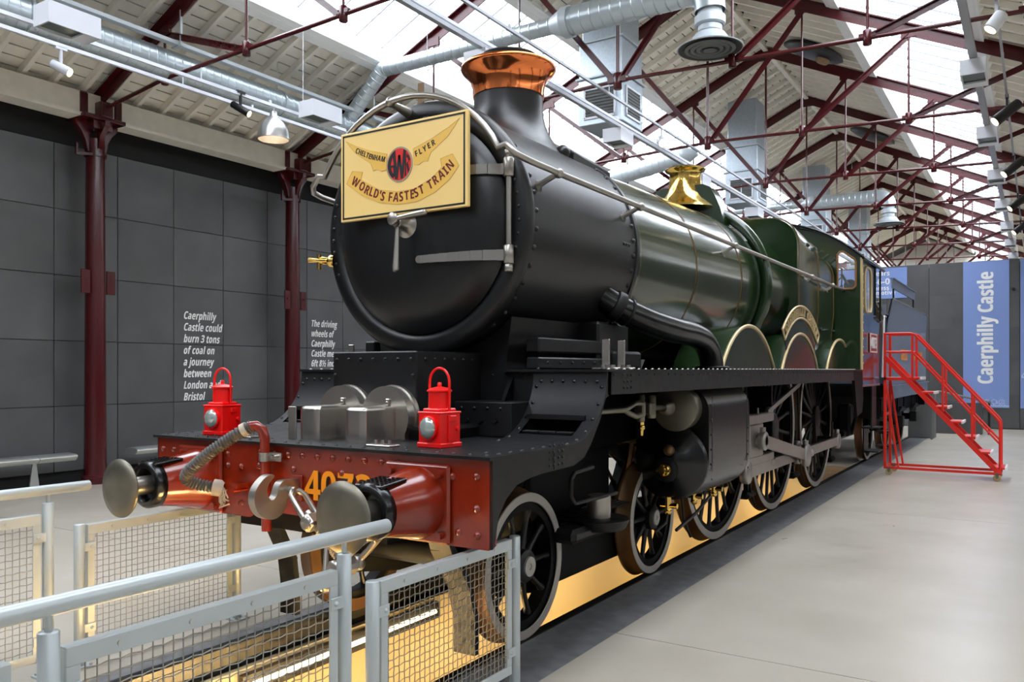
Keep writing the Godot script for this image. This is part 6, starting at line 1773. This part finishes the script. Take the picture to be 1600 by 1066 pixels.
	b = MB.new(); b.cbox(V(0.46, 0.45, 0.12), V(0.06, 0.9, 0.06), 0.006); obj("leg", b, MT.black_fitting, ct)

func hand_lamp(label: String, at: Vector3, yaw: float) -> void:
	var t := thing("signal_lamp", label, "lamp", at, "red lamps on the front platform")
	t.rotation.y = yaw
	var w := 0.165
	var b := MB.new()
	b.cbox(V(0, 0.105, 0), V(w, 0.17, w), 0.006); b.cbox(V(0, 0.013, 0), V(w + 0.012, 0.026, w + 0.012), 0.004); b.cbox(V(0, 0.190, 0), V(w + 0.008, 0.012, w + 0.008), 0.004); b.cbox(V(0, 0.203, 0), V(w * 0.8, 0.02, w * 0.8), 0.006)
	obj("body", b, MT.lamp_red, t)
	b = MB.new(); b.lathe([Vector2(0.062, 0.20), Vector2(0.060, 0.30), Vector2(0.070, 0.305), Vector2(0.070, 0.312), Vector2(0.045, 0.325), Vector2(0.012, 0.332), Vector2(0.012, 0.348), Vector2(0.008, 0.355), Vector2(0, 0.355)], Transform3D.IDENTITY, 24, 0.0, TAU, 0.6); obj("chimney", b, MT.lamp_red, t)
	b = MB.new()
	var pts := [V(w * 0.44, 0.19, 0), V(0.073, 0.26, 0)]
	for i in 13:
		var a := lerpf(0, PI, i / 12.0); pts.append(V(0.073 * cos(a), 0.355 + 0.078 * sin(a), 0))
	pts += [V(-0.073, 0.26, 0), V(-w * 0.44, 0.19, 0)]
	b.tube(pts, 0.0075, 8); obj("handle", b, MT.lamp_red, t)
	b = MB.new(); b.lathe([Vector2(0.058, 0.0), Vector2(0.066, 0.004), Vector2(0.066, 0.018), Vector2(0.058, 0.022)], zax(w / 2 - 0.004, 0.108, 0.0), 28); obj("lens_ring", b, MT.lamp_red, t)
	b = MB.new(); b.lathe([Vector2(0.063, 0.004), Vector2(0.055, 0.020), Vector2(0.03, 0.032), Vector2(0.0, 0.036)], zax(w / 2, 0.108, 0.0), 28, 0.0, TAU, 0.3); obj("lens", b, MT.lens_glass, t)
	b = MB.new(); b.cbox(V(w / 2 + 0.006, 0.16, -0.01), V(0.014, 0.03, 0.05), 0.003); b.box(V(w / 2 + 0.004, 0.105, 0.0), V(0.006, 0.14, 0.05)); b.cyl(V(w / 2, 0.10, -0.05), V(w / 2 + 0.015, 0.10, -0.05), 0.012, 8); obj("side_door", b, MT.lamp_red, t)

func arc_words(s: String, base: Array, size: float, m: Material, parent: Node, z: float, sx := 0.8) -> void:
	# letters set one by one along a curved base line
	var cv := Curve2D.new()
	for i in base.size():
		var tn: Vector2 = (base[mini(i + 1, base.size() - 1)] - base[maxi(i - 1, 0)]) / 6.0
		cv.add_point(base[i], -tn, tn)
	var total := 0.0
	var widths := []
	for ch in s:
		var wd := 0.35
		if ch != " ": wd = text_mesh(ch, 1.0, 0.01).get_aabb().size.x + 0.12
		widths.append(wd); total += wd
	var L := cv.get_baked_length(); var at := 0.0
	for i in s.length():
		var mid: float = (at + widths[i] / 2) / total * L
		at += widths[i]
		if s[i] == " ": continue
		var p := cv.sample_baked(mid); var q := cv.sample_baked(minf(mid + 0.01, L)); var r := cv.sample_baked(maxf(mid - 0.01, 0))
		var a := (q - r).angle()
		var tm := text_mesh(s[i], size, 0.002)
		tm.horizontal_alignment = HORIZONTAL_ALIGNMENT_CENTER
		var bs := Basis(V(0, 0, 1), a) * Basis.from_scale(V(sx, 1, 1))
		inst("letter", tm, m, Transform3D(bs, V(p.x, p.y, z) + bs * V(0, 0.346 * size, 0)), parent)

func build_front_things() -> void:
	hand_lamp("red signal lamp with round lens standing right of the valve covers", V(0.77, PLAT, -0.30), deg_to_rad(-5))
	hand_lamp("red signal lamp with round lens at the hose end of the platform", V(-0.98, PLAT, -0.24), deg_to_rad(5))
	# name board hung on the smokebox door
	var t := thing("head_board", "cream head board lettered Cheltenham Flyer World's Fastest Train", "sign", V(0.0, 3.064, -0.90))
	var b := MB.new(); b.cbox(V(0, 0, 0), V(1.085, 0.61, 0.03), 0.004); obj("board", b, MT.board_cream, t)
	b = MB.new()
	for e in [[0, 0.284, 1.045, 0.012], [0, -0.284, 1.045, 0.012], [0.5165, 0, 0.012, 0.58], [-0.5165, 0, 0.012, 0.58]]: b.box(V(e[0], e[1], 0.0155), V(e[2], e[3], 0.003))
	obj("border_line", b, MT.ink_black, t)
	var oy := -3.064
	var sh := func(pts: Array) -> Array:
		var o := []
		for p in pts: o.append(Vector2(p[0], p[1] + oy))
		return o
	var lw := [[-0.492, 3.317], [-0.411, 3.275], [-0.273, 3.222], [-0.119, 3.178], [-0.124, 3.074], [-0.166, 3.066], [-0.19, 3.08], [-0.215, 3.085], [-0.239, 3.078], [-0.263, 3.133], [-0.332, 3.175], [-0.401, 3.218], [-0.45, 3.27]]
	var rw := []
	for p in lw: rw.append([-p[0] - 0.012, p[1] + 0.003])
	for w in [lw, rw]:
		b = MB.new(); b.extrude(sh.call(w), 0.002, Transform3D(Basis.IDENTITY, V(0, 0, 0.0145))); obj("wing", b, MT.board_yellow, t)
		b = MB.new()
		var pts: Array = sh.call(w)
		for i in pts.size(): b.bar(V(pts[i].x, pts[i].y, 0.0168), V(pts[(i + 1) % pts.size()].x, pts[(i + 1) % pts.size()].y, 0.0168), 0.0016, 0.0016)
		obj("wing_outline", b, MT.board_edge, t)
	var low := [[-0.487, 3.022], [-0.338, 2.923], [-0.187, 2.861], [-0.025, 2.830], [0.132, 2.832], [0.284, 2.874], [0.405, 2.946], [0.476, 3.022]]
	var top := [[0.425, 3.103], [0.330, 3.085], [0.340, 3.029], [0.257, 2.968], [0.118, 2.918], [-0.025, 2.916], [-0.187, 2.946], [-0.354, 3.034], [-0.338, 3.085], [-0.432, 3.102]]
	b = MB.new(); b.extrude(sh.call(low + top), 0.002, Transform3D(Basis.IDENTITY, V(0, 0, 0.0145))); obj("ribbon", b, MT.board_yellow, t)
	b = MB.new()
	var rp: Array = sh.call(low + top)
	for i in rp.size(): b.bar(V(rp[i].x, rp[i].y, 0.0168), V(rp[(i + 1) % rp.size()].x, rp[(i + 1) % rp.size()].y, 0.0168), 0.0016, 0.0016)
	obj("ribbon_outline", b, MT.board_edge, t)
	# roundel: grey rim, black and red field, letters GWR as tapering strokes
	var ell := func(rx: float, ry: float) -> Array:
		var o := []
		for i in 40: o.append(Vector2(-0.011 + rx * cos(TAU * i / 40), 0.029 + ry * sin(TAU * i / 40)))
		return o
	b = MB.new(); b.extrude(ell.call(0.112, 0.117), 0.004, Transform3D(Basis.IDENTITY, V(0, 0, 0.0145))); obj("roundel_rim", b, MT.ink_grey, t)
	b = MB.new(); b.extrude(ell.call(0.101, 0.106), 0.005, Transform3D(Basis.IDENTITY, V(0, 0, 0.0145))); obj("roundel_field", b, MT.ink_red, t)
	b = MB.new()
	var strokes := [ # letter outlines inside the roundel, x and y from its middle
		[[-0.058, 0.083], [-0.034, 0.098], [-0.012, -0.098], [-0.032, -0.094]], [[-0.030, -0.094], [-0.012, -0.098], [0.010, 0.062], [-0.008, 0.062]], [[-0.008, 0.062], [0.010, 0.062], [0.034, -0.094], [0.014, -0.098]], [[0.014, -0.098], [0.034, -0.094], [0.060, 0.083], [0.038, 0.098]],
		[[0.050, 0.010], [0.060, 0.058], [0.060, -0.078], [0.047, -0.086]], [[0.064, 0.062], [0.082, 0.050], [0.074, 0.030], [0.064, 0.040]], [[0.082, 0.050], [0.094, 0.022], [0.080, 0.012], [0.074, 0.030]], [[0.064, 0.0], [0.088, 0.018], [0.080, 0.008], [0.064, -0.016]], [[0.062, -0.006], [0.076, -0.004], [0.088, -0.048], [0.074, -0.066]]]
	for st in strokes:
		var o := []
		for p in st: o.append(Vector2(-0.011 + p[0], 0.029 + p[1]))
		b.extrude(o, 0.0065, Transform3D(Basis.IDENTITY, V(0, 0, 0.0145)))
	var gp := []
	for i in 15:
		var a := lerpf(2.25, 4.15, i / 14.0); gp.append(Vector2(-0.011 + 0.098 * cos(a), 0.029 + 0.102 * sin(a)))
	for i in 15:
		var a := lerpf(4.15, 2.25, i / 14.0); gp.append(Vector2(-0.011 + 0.072 * cos(a), 0.029 + 0.080 * sin(a)))
	b.extrude(gp, 0.0065, Transform3D(Basis.IDENTITY, V(0, 0, 0.0145)))
	b.box(V(-0.064, 0.022, 0.0178), V(0.034, 0.014, 0.0065)); b.box(V(-0.054, -0.012, 0.0178), V(0.013, 0.07, 0.0065))
	obj("roundel_letters", b, MT.ink_black, t)
	arc_words("WORLD'S FASTEST TRAIN", sh.call([[-0.452, 3.022], [-0.308, 2.930], [-0.157, 2.868], [-0.025, 2.847], [0.118, 2.856], [0.257, 2.903], [0.380, 2.972], [0.446, 3.03]]), 0.083, MT.ink_maroon, t, 0.0175, 0.86)
	arc_words("CHELTENHAM", sh.call([[-0.408, 3.226], [-0.27, 3.163], [-0.139, 3.125]]), 0.050, MT.ink_black, t, 0.0175, 0.85)
	arc_words("FLYER", sh.call([[0.122, 3.122], [0.21, 3.150], [0.297, 3.186]]), 0.052, MT.ink_black, t, 0.0175, 0.9)
	b = MB.new()
	for s in [-1.0, 1.0]: b.cbox(V(s * 0.18, 0.20, -0.05), V(0.05, 0.25, 0.07), 0.005); 
	b.box(V(0, 0.10, -0.10), V(0.5, 0.05, 0.14))
	obj("bracket", b, MT.frame_black, t)
	b = MB.new(); b.cbox(V(-0.02, 0.56, -0.22), V(0.05, 0.16, 0.015), 0.004); b.box(V(-0.02, 0.49, -0.24), V(0.05, 0.03, 0.06)); obj("top_lamp_iron", b, MT.tan_motor, t)

func mesh_panel(b: MB, z0: float, z1: float, y0: float, y1: float, pitch := 0.037) -> void:
	var nz := int(round(absf(z1 - z0) / pitch)); var ny := int(round((y1 - y0) / pitch))
	for i in range(1, nz):
		var z := lerpf(z0, z1, float(i) / nz)
		var pts := []
		for j in ny * 2 + 1:
			var sgn := (1.0 if (i + j / 2) % 2 == 0 else -1.0) if j % 2 == 0 else 0.0
			pts.append(V(0.0025 * sgn, lerpf(y0, y1, j / (ny * 2.0)), z + 0.0016 * sgn))
		b.tube(pts, 0.0024, 4, false)
	for j in range(1, ny):
		var y := lerpf(y0, y1, float(j) / ny)
		var pts := []
		for i in nz * 2 + 1:
			var sgn := (1.0 if (j + i / 2) % 2 == 0 else -1.0) if i % 2 == 0 else 0.0
			pts.append(V(-0.0025 * sgn, y + 0.0016 * sgn, lerpf(z0, z1, i / (nz * 2.0))))
		b.tube(pts, 0.0024, 4, false)

func barrier(label: String, x: float, s: float, za: float, zb: float, top: float, rail_to: float, posts: Array, post_top: float, rail_from := 0.0) -> void:
	# za is the end nearer the camera; s points to the side of the pit's outside
	var t := thing("barrier", label, "barrier", V(x, 0, 0), "grey mesh barriers round the pit")
	var b := MB.new()
	for z in posts:
		b = MB.new()
		b.cyl(V(0, 0.012, z), V(0, post_top, z), 0.030, 16, -1.0, 0.004)
		b.cbox(V(0, 0.006, z), V(0.14, 0.012, 0.12), 0.002)
		if rail_to != 0.0: b.cyl(V(0, post_top, z), V(0, 1.04, z), 0.011, 10)
		obj("post", b, MT.barrier_grey, t)
		b = MB.new()
		for q in [[-0.05, 0.04], [0.05, 0.04], [-0.05, -0.04], [0.05, -0.04]]: b.cyl(V(q[0], 0.012, z + q[1]), V(q[0], 0.024, z + q[1]), 0.009, 6)
		obj("foot_bolts", b, MT.bench_silver, t, "stuff")
	if rail_to != 0.0:
		b = MB.new()
		b.cyl(V(0, 1.056, rail_to), V(0, 1.056, za + 0.03 if rail_from == 0.0 else rail_from), 0.029, 20, -1.0, 0.004); obj("handrail", b, MT.barrier_grey, t)
	# frame of angle bar, mesh, clips
	b = MB.new()
	var f0 := za - 0.045; var f1 := zb + 0.045; var y0 := 0.10
	for e in [[top - 0.029, 0.058], [y0 + 0.025, 0.05]]: b.cbox(V(0.006, e[0], (f0 + f1) / 2), V(0.010, e[1], f0 - f1), 0.002)
	b.cbox(V(-0.0155, top - 0.0038, (f0 + f1) / 2), V(0.033, 0.0076, f0 - f1), 0.001)
	for z in [f0 - 0.022, f1 + 0.022]: b.cbox(V(0.006, (top - 0.058 + y0 + 0.05) / 2, z), V(0.0098, top - y0 - 0.108, 0.044), 0.002)
	for z in [f0 - 0.003, f1 + 0.003]: b.cbox(V(-0.0155, (top - 0.008 + y0) / 2, z), V(0.033, top - 0.008 - y0, 0.0055), 0.001)
	var fr := obj("frame", b, MT.barrier_grey, t)
	b = MB.new(); mesh_panel(b, f0 - 0.03, f1 + 0.03, y0 + 0.03, top - 0.045)
	for i in b.v.size(): b.v[i].x -= 0.008
	obj("wire_mesh", b, MT.wire_grey, fr, "stuff")
	b = MB.new()
	for k in 4: b.cyl(V(0.010, top - 0.03, lerpf(f0, f1, 0.15 + 0.23 * k)), V(0.016, top - 0.03, lerpf(f0, f1, 0.15 + 0.23 * k)), 0.009, 8)
	obj("frame_bolts", b, MT.bench_silver, fr, "stuff")
	for z in [[za, f0 - 0.02], [zb, f1 + 0.02]]:
		for y in [top - 0.13, 0.22]:
			b = MB.new(); b.cbox(V(0.016, y, (z[0] + z[1]) / 2), V(0.008, 0.05, absf(z[0] - z[1]) + 0.05), 0.002); b.rivet(V(0.02, y, z[1]), V(1, 0, 0), 0.011); obj("clip", b, MT.barrier_grey, fr)

func build_barriers() -> void:
	var X := 1.16
	barrier("grey mesh barrier with handrail beside the engine's right buffer", X, 1.0, 2.04, 0.845, 0.925, 0.58, [2.04, 0.845], 0.985, 3.33)
	barrier("grey mesh barrier at the pit's open end, beyond the longer railed one", X, 1.0, 3.30, 2.10, 0.925, 0.0, [3.30], 0.985)
	barrier("low grey mesh barrier under the buffer beam's right corner", X, 1.0, 0.675, -0.46, 0.825, 0.0, [0.675, -0.46], 0.835)
	barrier("grey mesh barrier with handrail beside the engine's left buffer", -X, -1.0, 2.04, 0.80, 0.925, 0.56, [2.04, 0.80], 0.985)
	barrier("low grey mesh barrier under the ribbed hose side of the beam", -X, -1.0, 0.62, -0.50, 0.825, 0.0, [0.62, -0.50], 0.835)

func build_stairs() -> void:
	var t := thing("access_stairs", "red mobile access stairs with white treads beside the cab", "stairs", V(0, 0, 0))
	var zs := [-11.52, -12.08]
	var b := MB.new()
	for z in zs:
		b = MB.new()
		b.bar(V(1.42, 0.14, z), V(1.42, 2.33, z), 0.04, 0.04, V(0, 0, 1)); b.bar(V(1.83, 1.60, z), V(1.83, 2.33, z), 0.035, 0.035, V(0, 0, 1)); b.bar(V(1.42, 1.6, z), V(1.62, 0.13, z), 0.03, 0.03, V(0, 0, 1))
		b.bar(V(1.40, 1.585, z), V(1.86, 1.585, z), 0.04, 0.05)
		b.bar(V(1.42, 0.12, z), V(3.06, 0.12, z), 0.04, 0.04)
		b.bar(V(2.27, 1.07, z), V(2.27, 1.83, z), 0.03, 0.03, V(0, 0, 1)); b.bar(V(2.68, 0.60, z), V(2.68, 1.38, z), 0.03, 0.03, V(0, 0, 1))
		obj("side_frame", b, MT.stair_red, t)
		b = MB.new(); b.bar(V(1.42, 1.94, z), V(3.05, 0.12, z), 0.045, 0.07); obj("stringer", b, MT.stair_red, t)
		b = MB.new(); b.tube([V(1.40, 2.33, z), V(1.80, 2.33, z), V(1.86, 2.31, z), V(3.0, 1.0, z), V(3.05, 0.93, z), V(3.06, 0.86, z), V(3.06, 0.12, z)], 0.02, 10); obj("handrail", b, MT.stair_red, t)
		b = MB.new(); b.tube([V(1.42, 2.03, z), V(1.80, 2.03, z), V(1.84, 2.01, z), V(3.06, 0.58, z)], 0.017, 8); obj("mid_rail", b, MT.stair_red, t)
		for x in [1.48, 3.02]:
			b = MB.new(); b.lathe([Vector2(0, -0.02), Vector2(0.05, -0.02), Vector2(0.055, -0.012), Vector2(0.055, 0.012), Vector2(0.05, 0.02), Vector2(0, 0.02)], Transform3D(Basis(V(1, 0, 0), PI / 2), V(x, 0.055, z)), 18); 
			var ca := obj("castor", b, MT.castor_tan, t)
			b = MB.new(); b.box(V(x, 0.09, z - 0.028), V(0.04, 0.07, 0.006)); b.box(V(x, 0.09, z + 0.028), V(0.04, 0.07, 0.006)); b.box(V(x, 0.122, z), V(0.07, 0.01, 0.07)); b.cyl(V(x, 0.055, z - 0.03), V(x, 0.055, z + 0.03), 0.012, 8); obj("castor_fork", b, MT.worn_steel, ca)
	b = MB.new(); b.cbox(V(1.63, 1.595, -11.8), V(0.44, 0.03, 0.54), 0.004); obj("platform", b, MT.tread_white, t)
	for k in 7:
		var x := 1.85 + 0.197 * k; var y := 1.60 - 0.233 * k
		b = MB.new(); b.cbox(V(x + 0.01, y, -11.8), V(0.20, 0.03, 0.54), 0.004); var tr := obj("tread", b, MT.stair_red, t)
		b = MB.new(); b.cbox(V(x + 0.105, y - 0.002, -11.8), V(0.03, 0.045, 0.56), 0.004); obj("nosing", b, MT.tread_white, tr)
	b = MB.new(); b.bar(V(3.06, 0.12, zs[0]), V(3.06, 0.12, zs[1]), 0.04, 0.04); b.bar(V(1.42, 0.12, zs[0]), V(1.42, 0.12, zs[1]), 0.04, 0.04); b.bar(V(1.42, 1.0, zs[0]), V(1.42, 1.0, zs[1]), 0.03, 0.03); obj("cross_bars", b, MT.stair_red, t)

func build_benches() -> void:
	for q in [[-0.45, -3.49, "silver perch bench along the dark wall before the first column"], [-4.44, -7.45, "silver perch bench along the dark wall behind the hose"], [-8.4, -11.4, "silver perch bench along the dark wall behind the smokebox"]]:
		var t := thing("perch_bench", q[2], "bench", V(-8.52, 0, q[0]))
		var L: float = q[0] - q[1]
		var prof := [Vector2(-0.14, 0.40), Vector2(0.10, 0.40), Vector2(0.115, 0.415), Vector2(0.15, 0.445), Vector2(0.155, 0.465), Vector2(0.14, 0.485), Vector2(0.09, 0.50), Vector2(-0.10, 0.505), Vector2(-0.15, 0.49), Vector2(-0.155, 0.45)]
		var cut := L - 0.55
		for e in [[0.0, cut], [cut + 0.008, L]]:
			var b := MB.new(); b.extrude(prof, -(e[1] - e[0]), Transform3D(Basis.IDENTITY, V(0, 0, -e[0]))); obj("seat_bar", b, MT.bench_silver, t)
		for z in [0.5, cut]:
			var b := MB.new()
			b.extrude([Vector2(-0.075, 0.0), Vector2(0.075, 0.0), Vector2(0.025, 0.40), Vector2(-0.025, 0.40)], 0.03, Transform3D(Basis(V(0, 0, -1), V(0, 1, 0), V(1, 0, 0)), V(-0.015, 0, -z)))
			b.box(V(0, 0.006, -z), V(0.14, 0.012, 0.2)); obj("leg", b, MT.bench_silver, t)
